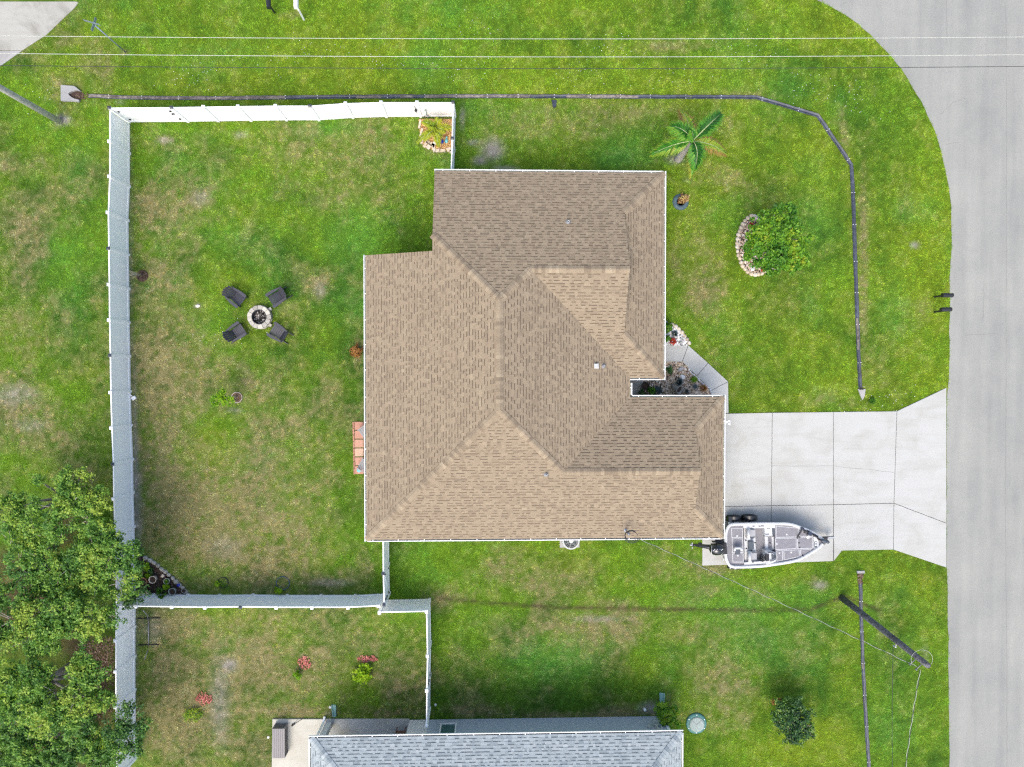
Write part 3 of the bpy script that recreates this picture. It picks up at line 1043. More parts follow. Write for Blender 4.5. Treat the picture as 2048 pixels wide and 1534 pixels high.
def deck(name, planes, mat, parent, dz=-.012, th=.10):
    mb = MB()
    for pl in planes:
        top_ = [pl.pt(a, r, dz) for a, r in pl.poly]
        bot = [v - Vector((0, 0, th)) for v in top_]
        n = len(top_)
        ar = sum(pl.poly[i - 1][0] * pl.poly[i][1] - pl.poly[i][0] * pl.poly[i - 1][1] for i in range(n))
        f = list(range(n)) if ar * (pl.u.x * pl.v.y - pl.u.y * pl.v.x) > 0 else list(range(n - 1, -1, -1))
        mb.add(top_, [tuple(f)])
        mb.add(bot, [tuple(f[::-1])])
        for i in range(n):
            j = (i + 1) % n
            mb.add([bot[i], bot[j], top_[j], top_[i]], [(0, 1, 2, 3)])
    return obj(name, mb, mat, parent)


roof = deck('roof', PLS, M['deck'], house)
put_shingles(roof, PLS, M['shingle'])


def zz(run):
    return ZE + run * PITCH + .012


def v3(p, run):
    return (p[0], p[1], zz(run))


nW, nN, nE, nS = pl_w.nrm, pl_n.nrm, pl_e.nrm, pl_s.nrm
segs = [(v3((w_, s_), 0), v3(P2, RR), nW, nS), (v3((eg, s_), 0), v3((xg2, s_ + gg), gg), nS, nE), (v3((eg, yg), 0), v3((xg2, yg - gg), gg), nN, nE),
        (v3((ew, n_), 0), v3((xg, n_ - gw), gw), nN, nE), (v3((ew, ys), 0), v3((xg, ys + gw), gw), nS, nE), (v3((JX, JH), JX - w_), v3(P1, RR), nW, nN),
        (v3(V, hg), v3(P2, RR), nS, nE), (v3(Q, hw), v3(P1, RR), nN, nE), (v3((xg2, yr2), hg), v3(V, hg), nN, nS), (v3((xg, yr), hw), v3(Q, hw), nN, nS), (v3(P2, RR), v3(P1, RR), nW, nE)]
caps(roof, segs, M['shingle'])
# white drip edge along the rakes
mb = MB()
for a, b in [((JX, n_, zz(0)), (JX, JH, zz(JX - w_))), ((JX, JH, zz(JX - w_)), (JX, JY, zz(JX - w_))), ((w_, JY, zz(0)), (JX, JY, zz(JX - w_))),
             ((xg, n_ - gw, zz(gw)), (xg, yr, zz(hw))), ((xg, ys + gw, zz(gw)), (xg, yr, zz(hw))), ((xg2, yg - gg, zz(gg)), (xg2, yr2, zz(hg))), ((xg2, s_ + gg, zz(gg)), (xg2, yr2, zz(hg)))]:
    a, b = Vector(a), Vector(b)
    ins = Vector((-.03, 0, -.11)) if a.x > 0 else (Vector((.03, 0, -.11)) if abs(a.x - b.x) < .01 else Vector((0, -.03, -.11)))
    mb = MB()
    mb.bar(a + ins, b + ins, .03, .12)
    obj('rake_trim', mb, M['gutter'], house)
# gablet walls
mb = MB()
for x, y0, y1, ym, g, h in ((xg - .14, ys + gw + .14, n_ - gw - .14, yr, gw + .14, hw), (xg2 - .14, s_ + gg + .14, yg - gg - .14, yr2, gg + .14, hg)):
    mb.add([(x, y0, zz(g) - .05), (x, y1, zz(g) - .05), (x, ym, zz(h) - .08), (x - .05, y0, zz(g) - .05), (x - .05, y1, zz(g) - .05), (x - .05, ym, zz(h) - .08)],
           [(0, 1, 2), (5, 4, 3), (0, 3, 4, 1), (1, 4, 5, 2), (2, 5, 3, 0)])
obj('gable_wall', mb, M['wall'], house)
# walls, soffit, garage door, front windows
WALLP = [(-5.25, -7.37), (10.52, -7.37), (10.52, -1.73), (6.09, -1.73), (6.09, .18), (7.65, .18), (7.65, 8.77), (-2.06, 8.77), (-2.06, 4.86), (-5.25, 4.86)]
mb = MB()
mb.prism(WALLP, -.05, 2.64)
obj('wall', mb, M['wall'], house)
mb = MB()
mb.prism([(w_, s_), (eg, s_), (eg, yg), (e_, yg), (e_, ys), (ew, ys), (ew, n_), (JX, n_), (JX, JY), (w_, JY)], 2.645, 2.675)
obj('soffit', mb, M['gutter'], house)
gd = MB()
for k in range(4):
    gd.box((10.535, -4.55, .30 + k * .54), (.05, 4.9, .52))
obj('garage_door', gd, M['white'], house)
for c, sz in (((7.66, 6.6, 1.5), (.06, 1.6, 1.2)), ((7.66, 3.2, 1.5), (.06, 1.6, 1.2)), ((-5.26, -4.8, 1.1), (.06, 1.9, 2.0)), ((-5.26, 1.5, 1.5), (.06, 1.4, 1.2))):
    f = MB()
    f.box(c, (.06, sz[1] + .14, sz[2] + .14))
    fo = obj('window', f, M['white'], house)
    g = MB()
    g.box((c[0] + (.02 if c[0] > 0 else -.02), c[1], c[2]), (.05, sz[1], sz[2]))
    obj('pane', g, M['glass'], fo)
dr = MB()
dr.box((6.10, -.8, 1.1), (.05, .95, 2.1))
obj('front_door', dr, M['wicker'], house)


def gutter_run(parent, p0, p1, out, z=2.80, wd=.135, hang0=.5, step=1.22, hang=True):
    """open K-profile trough from p0 to p1 along its outer edge; out = outward 2d direction"""
    p0, p1, out = Vector(p0), Vector(p1), Vector(out)
    prof = [(-wd, .0), (-wd + .006, .0), (-wd + .006, -.105), (-.035, -.105), (-.022, -.05), (-.012, -.008), (-.036, -.008), (-.036, .006), (0, .006), (0, -.05), (-.02, -.112), (-wd, -.112)]
    mi = [1, 0, 0, 0, 0, 0, 0, 0, 0, 0, 0, 0]
    mb = MB()
    n = len(prof)
    vs = []
    for p in (p0, p1):
        for o, zz_ in prof:
            q = p + out * o
            vs.append((q.x, q.y, z + zz_))
    d = (p1 - p0)
    flip = d.x * out.y - d.y * out.x
    for i in range(n):
        j = (i + 1) % n
        f = (i, j, n + j, n + i)
        if flip < 0:
            f = f[::-1]
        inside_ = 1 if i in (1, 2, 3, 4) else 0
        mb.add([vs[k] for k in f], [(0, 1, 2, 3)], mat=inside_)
    mb.add([vs[i] for i in range(n)], [tuple(range(n))])
    mb.add([vs[n + i] for i in range(n)], [tuple(range(n - 1, -1, -1))])
    g = obj('gutter', mb, [M['gutter'], M['gutter_shade']], parent)
    if hang:
        L = d.length
        d.normalize()
        t = hang0
        while t < L - .15:
            q = p0 + d * t - out * (wd / 2)
            h = MB()
            h.box((q.x, q.y, z - .004), (wd - .01, .035, .012) if abs(out.x) > .5 else (.035, wd - .01, .012))
            obj('gutter_hanger', h, M['gutter'], g)
            t += step * rng.uniform(.92, 1.08)
    return g


O = .1
gutter_run(house, (w_ - O, s_ - O), (w_ - O, JY + .02), (-1, 0), hang0=.8)
gutter_run(house, (w_ - O + .137, s_ - O), (eg + O - .137, s_ - O), (0, -1), hang0=.25)
gutter_run(house, (eg + O, s_ - O), (eg + O, yg + O), (1, 0), hang0=.7)
gutter_run(house, (e_ + O, yg + O), (eg + O - .137, yg + O), (0, 1), hang0=.3)
gutter_run(house, (e_ + O, yg + O + .002), (e_ + O, ys - O - .137), (1, 0), hang0=.34)
gutter_run(house, (e_ - .02, ys - O), (ew + O - .137, ys - O), (0, -1), hang0=.45)
gutter_run(house, (ew + O, ys - O), (ew + O, n_ + O), (1, 0), hang0=.5)
gutter_run(house, (JX - .02, n_ + O), (ew + O - .137, n_ + O), (0, 1), hang0=.4)


def roof_z(pl, p):
    return pl.ze + (Vector(p) - pl.o).dot(pl.v) * PITCH


def vent(px, py, pl, kind):
    z = 3.5
    for _ in range(6):
        q = P(px, py, z)
        z = roof_z(pl, q.to_2d())
    mb = MB()
    if kind == 'pipe':
        mb.lathe([(.13, -.02), (.12, .015), (.05, .05), (.048, .26), (.032, .26), (.032, .1)], q, 12)
        obj('vent_pipe', mb, [M['steel']], roof, True)
    else:
        mb.box((q.x, q.y, q.z + .03), (.26, .24, .03))
        mb.box((q.x - .02, q.y, q.z + .10), (.15, .16, .12))
        mb.box((q.x - .02, q.y, q.z + .17), (.18, .19, .02))
        obj('roof_vent', mb, [M['acgrey']], roof)


vent(1136, 445, pl_n, 'pipe')
vent(1206, 732, pl_e, 'pipe')
vent(1192, 732, pl_e, 'box')
vent(1092, 948, pl_s, 'pipe')
# service mast with weatherhead and drip loops on the south eave
mz = 3.72
mp = P(1256, 1066, 3.6)
mp = Vector((mp.x, max(mp.y, s_ + .1), 0))
mz0 = roof_z(pl_s, mp.to_2d())
mb = MB()
mb.tube([(mp.x, mp.y, mz0 - .05), (mp.x, mp.y, mz)], .032, 10)
mb.lathe([(.10, mz0 - .02), (.09, mz0 + .03), (.035, mz0 + .08)], (mp.x, mp.y, 0), 12)
mast = obj('service_mast', mb, M['steel'], house, True)
mb = MB()
mb.blob((mp.x, mp.y, mz + .05), (.08, .08, .07), jit=.03, sub=2)
obj('weatherhead', mb, M['dullsteel'], mast, True)
mb = MB()
ctr = P(1263, 1073, 3.75)
for k in range(3):
    rr = .27 + .03 * k
    pts_ = [(ctr.x + rr * math.cos(t) * (1 + .1 * math.sin(3 * t + k)), ctr.y + rr * .85 * math.sin(t), 3.75 - .12 * math.sin(t * .5 + k)) for t in np.linspace(.2 + k * .5, 5.6 + k * .3, 26)]
    mb.tube(pts_, .014 if k else .018, 5)
mb.tube([(mp.x, mp.y, mz + .06), (mp.x - .05, mp.y + .1, mz + .02), (ctr.x - .2, ctr.y + .2, 3.74)], .022, 5)
obj('drip_loop', mb, [M['wire_b']], mast, True)
# flood light on the garage corner
q = P(1456, 844, 2.5)
mb = MB()
mb.box((q.x - .12, q.y, 2.55), (.14, .1, .08))
mb.lathe([(.03, 0), (.07, .1), (.06, .12)], (q.x, q.y + .06, 2.46), 10, mtx=Matrix.Rotation(R_(60), 3, 'Y'))
mb.lathe([(.03, 0), (.07, .1), (.06, .12)], (q.x, q.y - .08, 2.46), 10, mtx=Matrix.Rotation(R_(60), 3, 'Y'))
obj('flood_light', mb, M['white'], house)

# ================================================================== NEIGHBOUR'S HOUSE
nb = thing('house', 'house with blue-grey shingle roof and grey stucco wall south of the fences', 'house', P(1000, 1500))
na = P(618, 1467, 2.75)
nbp = P(1366, 1463, 2.75)
bw, be, bn = na.x + .1, nbp.x - .1, (na.y + nbp.y) / 2 - .1
bd = 12.0
bh = bd / 2
bp_n = Plane([(bw, bn), (bw + bh, bn - bh), (be - bh, bn - bh), (be, bn)], (0, bn), (1, 0), (0, -1), limit=3.3)
bp_w = Plane([(bw, bn), (bw + bh, bn - bh), (bw, bn - bd)], (bw, 0), (0, 1), (1, 0))
bp_e = Plane([(be, bn), (be - bh, bn - bh), (be, bn - bd)], (be, 0), (0, 1), (-1, 0))
bp_s = Plane([(bw, bn - bd), (bw + bh, bn - bh), (be - bh, bn - bh), (be, bn - bd)], (0, bn - bd), (1, 0), (0, 1))
broof = deck('roof', [bp_n, bp_w, bp_e, bp_s], M['bdeck'], nb)


def sub(pl, poly):
    q = Plane(poly, pl.o, pl.u, pl.v, pl.ze)
    return q


yc = bn - 3.4
put_shingles(broof, [sub(bp_n, [(bw, bn), (bw + 3.4, yc), (be - 3.4, yc), (be, bn)]), sub(bp_w, [(bw, bn), (bw + 3.4, yc), (bw, yc)]), sub(bp_e, [(be, bn), (be - 3.4, yc), (be, yc)])], M['bshingle'])
caps(broof, [((bw, bn, zz(0)), (bw + bh, bn - bh, zz(bh)), bp_n.nrm, bp_w.nrm), ((be, bn, zz(0)), (be - bh, bn - bh, zz(bh)), bp_n.nrm, bp_e.nrm)], M['bshingle'])
gutter_run(nb, (bw - O, bn + O), (be + O, bn + O), (0, 1), hang0=.4)
gutter_run(nb, (bw - O, bn + O - .137), (bw - O, bn - 5), (-1, 0), hang0=.4)
gutter_run(nb, (be + O, bn + O - .137), (be + O, bn - 5), (1, 0), hang0=.4)
wy = P(1000, 1437).y
x0, x1, x2, x3 = P(664, 1437).x, P(819, 1437).x, P(858, 1437).x, P(1326, 1440).x
mb = MB()
mb.prism([(x2, wy), (x3, wy), (x3, bn - bd + .6), (x2, bn - bd + .6)], -.05, 2.66)
obj('wall', mb, M['bwall'], nb)
mb = MB()
mb.prism([(x1, wy + .004), (x2 - .002, wy + .004), (x2 - .002, wy - .25), (x1, wy - .25)], -.05, 2.66)
obj('wall', mb, M['pwall'], nb)
mb = MB()
mb.prism([(x0 - 1.0, wy - 3.2), (x2 - .01, wy - 3.2), (x2 - .01, bn - bd + .6), (x0 - 1.0, bn - bd + .6)], -.05, 2.66)
obj('wall', mb, M['bwall'], nb)
mb = MB()
mb.prism([(bw, bn), (be, bn), (be, bn - bd), (bw, bn - bd)], 2.665, 2.69)
obj('soffit', mb, M['gutter'], nb)
# corner trim strip and lanai column with its downspout
mb = MB()
mb.box((x3 - .05, wy + .012, 1.33), (.14, .03, 2.66))
obj('corner_trim', mb, M['gutter'], nb)
cx = P(653, 1440).x
mb = MB()
mb.box((cx + .12, wy - .16, 1.33), (.30, .30, 2.66))
obj('lanai_column', mb, M['pwall'], nb)
mb = MB()
mb.box((cx - .11, wy + .02, 1.38), (.10, .08, 2.5))
mb.bar((cx - .11, wy + .02, .2), (cx - .07, wy + .28, .1), .1, .08)
obj('downspout', mb, M['gutter'], nb)
q = P(896, 1450, 1.0)
f = MB()
for dx, dz, sx, sz in ((0, .66, 1.12, .09), (0, -.66, 1.12, .09), (-.52, 0, .09, 1.24), (.52, 0, .09, 1.24)):
    f.box((q.x + dx * .72, wy + .03, 1.05 + dz * .78), (sx * .75, .08, sz * .8))
fo = obj('window', f, M['white'], nb)
g = MB()
g.box((q.x, wy + .012, 1.05), (.70, .03, 1.0))
obj('pane', g, M['glass'], fo)
q = P(1317, 1447, 1.2)
mb = MB()
mb.box((q.x, wy + .07, 1.35), (.30, .14, .5))
mb.box((q.x, wy + .15, 1.35), (.26, .02, .46))
mtr = obj('electric_meter', mb, M['acgrey'], nb)
mb = MB()
mb.lathe([(.08, 0), (.08, .08), (.05, .1)], (q.x, wy + .15, 1.4), 14, mtx=Matrix.Rotation(R_(-90), 3, 'X'))
obj('meter_dial', mb, M['glass'], mtr, True)
q2 = P(1298, 1452, 1.1)
mb = MB()
mb.box((q2.x, wy + .05, 1.2), (.16, .1, .2))
mb.tube([(q2.x + .06, wy + .06, 1.05), (q2.x + .2, wy + .07, .95), (q.x - .1, wy + .07, 1.08)], .015, 6)
obj('utility_box', mb, M['acgrey'], nb)
# green window frame of the wall's far end lies beyond the frame; the lanai chair
lc_ = thing('wooden_chair', 'small brown wooden chair on the grey lanai floor under the blue-grey eave', 'chair', P(803, 1462, .08))
lx, ly, lz = P(803, 1462, .08)
mb = MB()
for k in range(6):
    mb.box((lx - .2 + k * .08, ly, .50), (.065, .46, .03))
obj('seat', mb, M['wicker'], lc_)
mb = MB()
for k in range(6):
    mb.bar((lx - .2 + k * .08, ly + .20, .56), (lx - .2 + k * .08, ly + .30, 1.02), .045, .02)
mb.bar((lx - .25, ly + .305, 1.02), (lx + .25, ly + .305, 1.02), .03, .06)
obj('backrest', mb, M['wicker'], lc_)
for a, b in ((-.22, -.2), (.22, -.2), (-.22, .2), (.22, .2)):
    mb = MB()
    mb.box((lx + a, ly + b, .29), (.045, .045, .42))
    obj('leg', mb, M['wicker'], lc_)

# ================================================================== FENCES
FH = 1.88
_pm = {}


def fpost(parent, p, dark=False, h=FH + .02):
    mb = MB()
    mb.box((p.x, p.y, h / 2 - .03), (.127, .127, h + .06))
    po = obj('post', mb, M['vinyl'], parent)
    mb = MB()
    z = h
    a, b = .075, .05
    vs = [(p.x + sx * a, p.y + sy * a, z) for sx, sy in ((-1, -1), (1, -1), (1, 1), (-1, 1))] + [(p.x + sx * a, p.y + sy * a, z + .03) for sx, sy in ((-1, -1), (1, -1), (1, 1), (-1, 1))] + [(p.x, p.y, z + .075)]
    mb.add(vs, [(3, 2, 1, 0), (0, 1, 5, 4), (1, 2, 6, 5), (2, 3, 7, 6), (3, 0, 4, 7), (4, 5, 8), (5, 6, 8), (6, 7, 8), (7, 4, 8)])
    obj('post_cap', mb, M['cap_dark'] if dark else M['vinyl'], po)
    return po


def fpanel(parent, a, b, gate=False, z0=.07, z1=FH - .03):
    d = (b - a).normalized()
    a2, b2 = a + d * .06, b - d * .06
    L = (b2 - a2).length
    n = 1
    mb = MB()
    for k in range(n):
        p, q = a2 + d * (L * k / n), a2 + d * (L * (k + 1) / n)
        zt = z1 - .06
        mb.bar((p.x, p.y, (z0 + zt) / 2), (q.x, q.y, (z0 + zt) / 2), .026, zt - z0)
    pan = obj('gate_panel' if gate else 'fence_panel', mb, M['vinyl'], parent)
    mb = MB()
    mb.bar((a2.x, a2.y, z1 - .045), (b2.x, b2.y, z1 - .045), .052, .09)
    obj('top_rail', mb, M['vinyl'], pan)
    mb = MB()
    mb.bar((a2.x, a2.y, z0 + .05), (b2.x, b2.y, z0 + .05), .052, .16)
    obj('bottom_rail', mb, M['vinyl'], pan)
    if gate:
        nn = Vector((-d.y, d.x, 0))
        if nn.dot(Vector((0, 0, 0)) - a) < 0:
            nn = -nn
        nn = nn * .04
        mb = MB()
        for s, t in ((.06, .12), (.88, .94)):
            for zz_ in (.45, 1.5):
                p = a2 + d * L * (s if t < .5 else t) + nn
                mb.box((p.x, p.y, zz_), (.07, .05, .1), math.atan2(d.y, d.x))
        p = a2 + d * (L * .93) + nn
        mb.box((p.x, p.y, 1.15), (.12, .06, .07), math.atan2(d.y, d.x))
        obj('gate_hardware', mb, M['black'], pan)
        mb = MB()
        p, q = a2 + nn * .7, b2 + nn * .7
        mb.bar((p.x, p.y, z1 - .12), (q.x, q.y, z0 + .16), .02, .07)
        obj('gate_brace', mb, M['vinyl'], pan)
    return pan


def fence(label, pts, gates=(), skip_post=()):
    """pts: (px, py, dark) of post tops in the photo"""
    W3 = [P(x, y, FH) for x, y, _ in pts]
    W2 = [Vector((p.x, p.y, 0)) for p in W3]
    t = thing('vinyl_fence', label, 'fence', W2[0])
    for i, (p, q) in enumerate(zip(W2, pts)):
        if i not in skip_post:
            fpost(t, p, bool(q[2]))
    for i in range(len(W2) - 1):
        fpanel(t, W2[i], W2[i + 1], i in gates)
    return t


fence('long white vinyl fence along the side street ditch with gate at its corner', [(219, 216, 1), (343, 215, 1), (407, 214, 0), (476, 213, 0), (551, 212, 0), (620, 212, 1), (691, 207, 0), (762, 205, 0), (834, 205, 0), (906, 205, 1)], gates=(0,))
fence('white vinyl fence of the back yard passing under the leafy trees', [(219, 283, 0), (219, 353, 0), (216, 425, 0), (217, 497, 1), (218, 569, 0), (218.5, 640, 0), (220, 711, 1), (221, 785, 0), (223, 856, 0), (226, 928, 1), (227, 998, 0), (229, 1070, 0),
      (231, 1142, 0), (232, 1214, 1), (231, 1281, 0), (231, 1343, 0), (231, 1414, 0), (232, 1486, 0), (233, 1558, 0)])
# panel joining the first west post to the corner post
t_ = [o for o in COL.objects if o.name.startswith('vinyl_fence')][-1]
a_, b_ = P(219, 219, FH), P(219, 283, FH)
fpanel(t_, Vector((a_.x, a_.y, 0)), Vector((b_.x, b_.y, 0)))
fence('white vinyl fence between the two back yards beside the potted plant bed', [(272, 1213, 0), (344, 1214, 0), (410, 1215, 0), (481, 1214, 1), (553, 1215, 0), (624, 1215, 0), (696, 1215, 0), (757, 1212, 0)])
t_ = [o for o in COL.objects if o.name.startswith('vinyl_fence')][-1]
a_, b_ = P(235, 1214, FH), P(272, 1213, FH)
fpanel(t_, Vector((a_.x, a_.y, 0)), Vector((b_.x, b_.y, 0)))
fence('short white vinyl fence with gate from the tan roof south eave to the yard fence', [(766, 1076, 0), (766.5, 1147, 1), (768, 1209, 1)], gates=(1,))
fence('white vinyl fence jogging round the lawn to the blue-grey house lanai', [(759, 1225, 0), (853, 1223, 0), (855, 1312, 0), (853.5, 1381, 0), (853, 1452, 0)], gates=(2,))
fence('short white vinyl fence between the mulch bed and the front lawn', [(904.5, 277, 1), (902, 348, 0)])
t_ = [o for o in COL.objects if o.name.startswith('vinyl_fence')][-1]
a_, b_ = P(906, 208, FH), P(904.5, 277, FH)
fpanel(t_, Vector((a_.x, a_.y, 0)), Vector((b_.x, b_.y, 0)))

# ================================================================== SWALE LINERS AND CULVERT ENDS


def resample(line, step, z=0):
    ps = [P(x, y, z) for x, y in line]
    q = []
    for a, b in zip(ps[:-1], ps[1:]):
        k = max(1, int((b - a).length / step))
        q += [a.lerp(b, i / k) for i in range(k)]
    q.append(ps[-1])
    return q


def liner(label, line, wid, silt_fn):
    q = resample(line, .3)
    t = thing('swale_liner', label, 'drain channel', q[0])
    prof = [(-.5, .0), (-.5, .075), (-.40, .07), (-.26, .03), (0, .016), (.26, .03), (.40, .07), (.5, .075), (.5, .0)]
    mb = MB()
    ms = MB()
    n = len(prof)
    vs = []
    sv = []
    for i, p in enumerate(q):
        d = (q[min(i + 1, len(q) - 1)] - q[max(i - 1, 0)]).normalized()
        nn = Vector((-d.y, d.x, 0))
        j = rng.uniform(-.012, .012)
        w = wid * rng.uniform(.93, 1.07)
        vs += [p + nn * (o * w + j) + Vector((0, 0, z * rng.uniform(.8, 1.1))) for o, z in prof]
        sw = silt_fn(p)
        sv.append((p + nn * (w * (-.30 - .14 * sw) + j), p + nn * (w * (.30 + .14 * sw) + j), .024 + .036 * sw, sw))
    mb.add(vs, [(i * n + k, i * n + k + 1, (i + 1) * n + k + 1, (i + 1) * n + k) for i in range(len(q) - 1) for k in range(n - 1)])
    mb.f = [f[::-1] for f in mb.f]
    obj('channel', mb, M['liner'], t, True)
    for a, b in zip(sv[:-1], sv[1:]):
        if a[3] > .3 and b[3] > .3:
            ms.add([(*a[0].to_2d(), a[2]), (*b[0].to_2d(), b[2]), (*b[1].to_2d(), b[2]), (*a[1].to_2d(), a[2])], [(0, 1, 2, 3)])
    if ms.f:
        ms.f = [f[::-1] for f in ms.f]
        so_ = obj('silt', ms, M['silt'], t)
        so_['kind'] = 'stuff'
    # white anchor pins
    acc = 0
    nxt = .8
    for i in range(1, len(q)):
        acc += (q[i] - q[i - 1]).length
        if acc > nxt:
            d = (q[i] - q[i - 1]).normalized()
            nn = Vector((-d.y, d.x, 0))
            for s in (-1, 1):
                m_ = MB()
                c = q[i] + nn * s * wid * .42
                m_.lathe([(.02, .06), (.02, .09), (.008, .1)], (c.x, c.y, 0), 6)
                obj('anchor_pin', m_, M['white'], t)
            nxt = acc + 1.55 * rng.uniform(.85, 1.2)
    return t


def silt1(p):
    if p.x > 16 or p.y < 11:
        return .55 * float(fbm(np.array([p.x]), np.array([p.y]), .8, 70)[0] > .60)
    a = float(fbm(np.array([p.x]), np.array([p.y * .2]), .55, 61)[0])
    lim = .40 if p.x < 9 else .60
    return min(1, max(0, (a - lim) * 6))


liner('long black plastic swale liner curving round the corner of the front lawn', LINER1, .175, silt1)
liner('straight grey-black swale liner running south under the leaning utility pole', LINER2, .16, lambda p: .45 * float(fbm(np.array([p.x]), np.array([p.y]), .7, 81)[0] > .62))


def culvert(label, c, pts_px, z, opening=None):
    t = thing('culvert_end', label, 'culvert', c)
    mb = MB()
    mb.prism(px_poly(pts_px), -.05, z)
    obj('concrete_collar', mb, M['culvert'], t)
    if opening:
        mb = MB()
        mb.prism(px_poly(opening), .0, z + .004)
        obj('pipe_mouth', mb, M['mulch'], t)
    return t


cv = thing('culvert_end', 'square concrete culvert end with dark pipe mouth at the head of the swale', 'culvert', P(143, 188))
# collar as a U of concrete round a sunken pipe mouth
mouth = [(138.5, 189), (146, 184.5), (155, 182), (164, 183)]
mouth2 = [(138.5, 189), (144, 195), (152, 199.5), (161, 201.5)]
zt = .13
mb = MB()
mb.prism(px_poly([(124.5, 172), (152, 174), (164, 184), (155, 182), (146, 184.5), (138.5, 189), (124.5, 189)]), -.05, zt)
mb.prism(px_poly([(124.5, 189.02), (138.5, 189.02), (144, 195), (152, 199.5), (161, 201.5), (160, 205), (124.5, 203)]), -.05, zt - .002)
obj('concrete_collar', mb, M['culvert'], cv)
mb = MB()
mb.prism(px_poly([(139, 189), (146, 184.8), (155, 182.5), (163, 184), (168, 192), (167, 196), (161, 200.8), (152, 199), (144, 194.5)]), -.05, .02)
obj('pipe_mouth', mb, M['mulch'], cv)
mb = MB()
for k in range(70):
    a, b = rng.uniform(148, 175), rng.uniform(186, 198)
    mb.blob(P(a, b, .03), (.03, .02, .015), rng.random(), rz=rng.uniform(0, 3))
o_ = obj('pipe_debris', mb, M['litter'], cv)
o_['kind'] = 'stuff'
cv2 = thing('culvert_end', 'small wedge of concrete culvert end above the driveway edge', 'culvert', P(1722, 785))
mb = MB()
mb.prism(px_poly([(1715, 778), (1730, 778), (1728, 792), (1724, 800), (1720, 792)]), -.05, .07)
obj('concrete_collar', mb, M['culvert'], cv2)
mb = MB()
mb.tube([P(1722, 777, .03), P(1722, 779.5, .03)], .12, 12)
obj('pipe_mouth', mb, M['black'], cv2)
cv3 = thing('culvert_end', 'small concrete culvert end south of the driveway with silt behind it', 'culvert', P(1720, 1144))
mb = MB()
mb.prism(px_poly([(1713, 1141), (1728, 1141), (1728, 1146), (1713, 1146)]), -.05, .08)
obj('concrete_collar', mb, M['culvert'], cv3)
mb = MB()
for k in range(60):
    mb.blob(P(rng.uniform(1716, 1725), rng.uniform(1146, 1168), .02), (.06, .05, .03), rng.random(), rz=rng.uniform(0, 3))
o_ = obj('silt_clods', mb, M['litter'], cv3)
o_['kind'] = 'stuff'
slb = MB()
slb.prism(px_poly([(1103, 201), (1113, 201), (1112, 215), (1106, 216)]), -.03, .06)
tag(obj('slate_block', slb, M['liner'], origin=P(1108, 208)), 'dark grey flat block lying in the grass just below the swale liner', 'block')

# ================================================================== POLES AND WIRES
b0 = P(1683, 1195)
t0 = P(1856, 1331, 7.5)
pole = thing('utility_pole', 'dark creosoted wooden utility pole leaning beside the street', 'utility pole', b0)
mb = MB()
mb.tube([b0 - Vector((0, 0, .1)), b0.lerp(t0, .35), b0.lerp(t0, .7), t0], [.165, .15, .135, .12], 14)
obj('shaft', mb, M['tar_pole'], pole, True)
mb = MB()
c = b0.lerp(t0, .97)
pts_ = [(c.x - .1 + .5 * math.cos(t), c.y + .18 + .42 * math.sin(t), c.z - .15 - .1 * math.sin(t)) for t in np.linspace(R_(-170), R_(20), 18)]
pts_ = [(c.x - .05 + .46 * math.cos(t), c.y + .1 + .40 * math.sin(t), c.z - .12) for t in np.linspace(R_(-30), R_(205), 20)]
mb.tube(pts_, .007, 6)
obj('jumper_loop', mb, M['wire_w'], pole, True)
for k, zf in ((0, .96), (1, .90)):
    c = b0.lerp(t0, zf)
    mb = MB()
    mb.bar(c, c + Vector((-.32, -.3, 0)), .03, .03)
    mb.lathe([(.03, -.06), (.04, -.03), (.03, 0), (.04, .03), (.02, .06)], c + Vector((-.32, -.3, 0)), 10)
    obj('insulator', mb, M['dullsteel'], pole, True)
c = b0.lerp(t0, .70)
mb = MB()
mb.bar(c, c + Vector((-.12, -.22, 0)), .04, .04)
mb.lathe([(.035, -.1), (.035, .08)], c + Vector((-.12, -.22, -.02)), 10)
obj('cable_clamp', mb, M['acgrey'], pole)

b1 = P(120, 243)
lp = thing('utility_pole', 'tall grey weathered utility pole beside the culvert and fence corner', 'utility pole', b1)
mb = MB()
b1t = Vector((b1.x - .25, b1.y + .05, 9.6))
mb.tube([b1 - Vector((0, 0, .1)), b1.lerp(b1t, .5), b1t], [.15, .13, .11], 14)
obj('shaft', mb, M['wood_pole'], lp, True)
def catenary(a, b, sag, n=40):
    a, b = Vector(a), Vector(b)
    return [a.lerp(b, i / n) - Vector((0, 0, sag * 4 * (i / n) * (1 - i / n))) for i in range(n + 1)]


for (yl, yr_, z, sag, r, m, lab) in ((69, 67, 9.2, .40, .010, 'wire_w', 'topmost pale overhead wire strung above the side street verge'), (105, 103, 7.5, .45, .011, 'wire_w', 'middle pale overhead wire strung above the side street verge'),
                                     (130, 128, 6.5, .40, .012, 'wire_b', 'thin dark overhead cable strung lowest above the side street verge')):
    c = b1.lerp(b1t, z / 9.6)
    A, B = P(0, yl, z), P(2048, yr_, z)
    sl_ = (B.y - A.y) / (B.x - A.x)
    a = Vector((c.x, A.y + (c.x - A.x) * sl_, z))
    b = Vector((c.x + 54, A.y + (c.x + 54 - A.x) * sl_, z))
    mb = MB()
    mb.tube(catenary(a, b, sag), r, 6)
    tag(obj('overhead_wire', mb, M[m], smooth=True, origin=a), lab, 'wire')
    mb = MB()
    mb.lathe([(.04, -.08), (.055, -.03), (.04, 0), (.055, .04), (.03, .09)], a, 10)
    mb.bar(c, a, .04, .04)
    obj('insulator', mb, M['white'], lp, True)
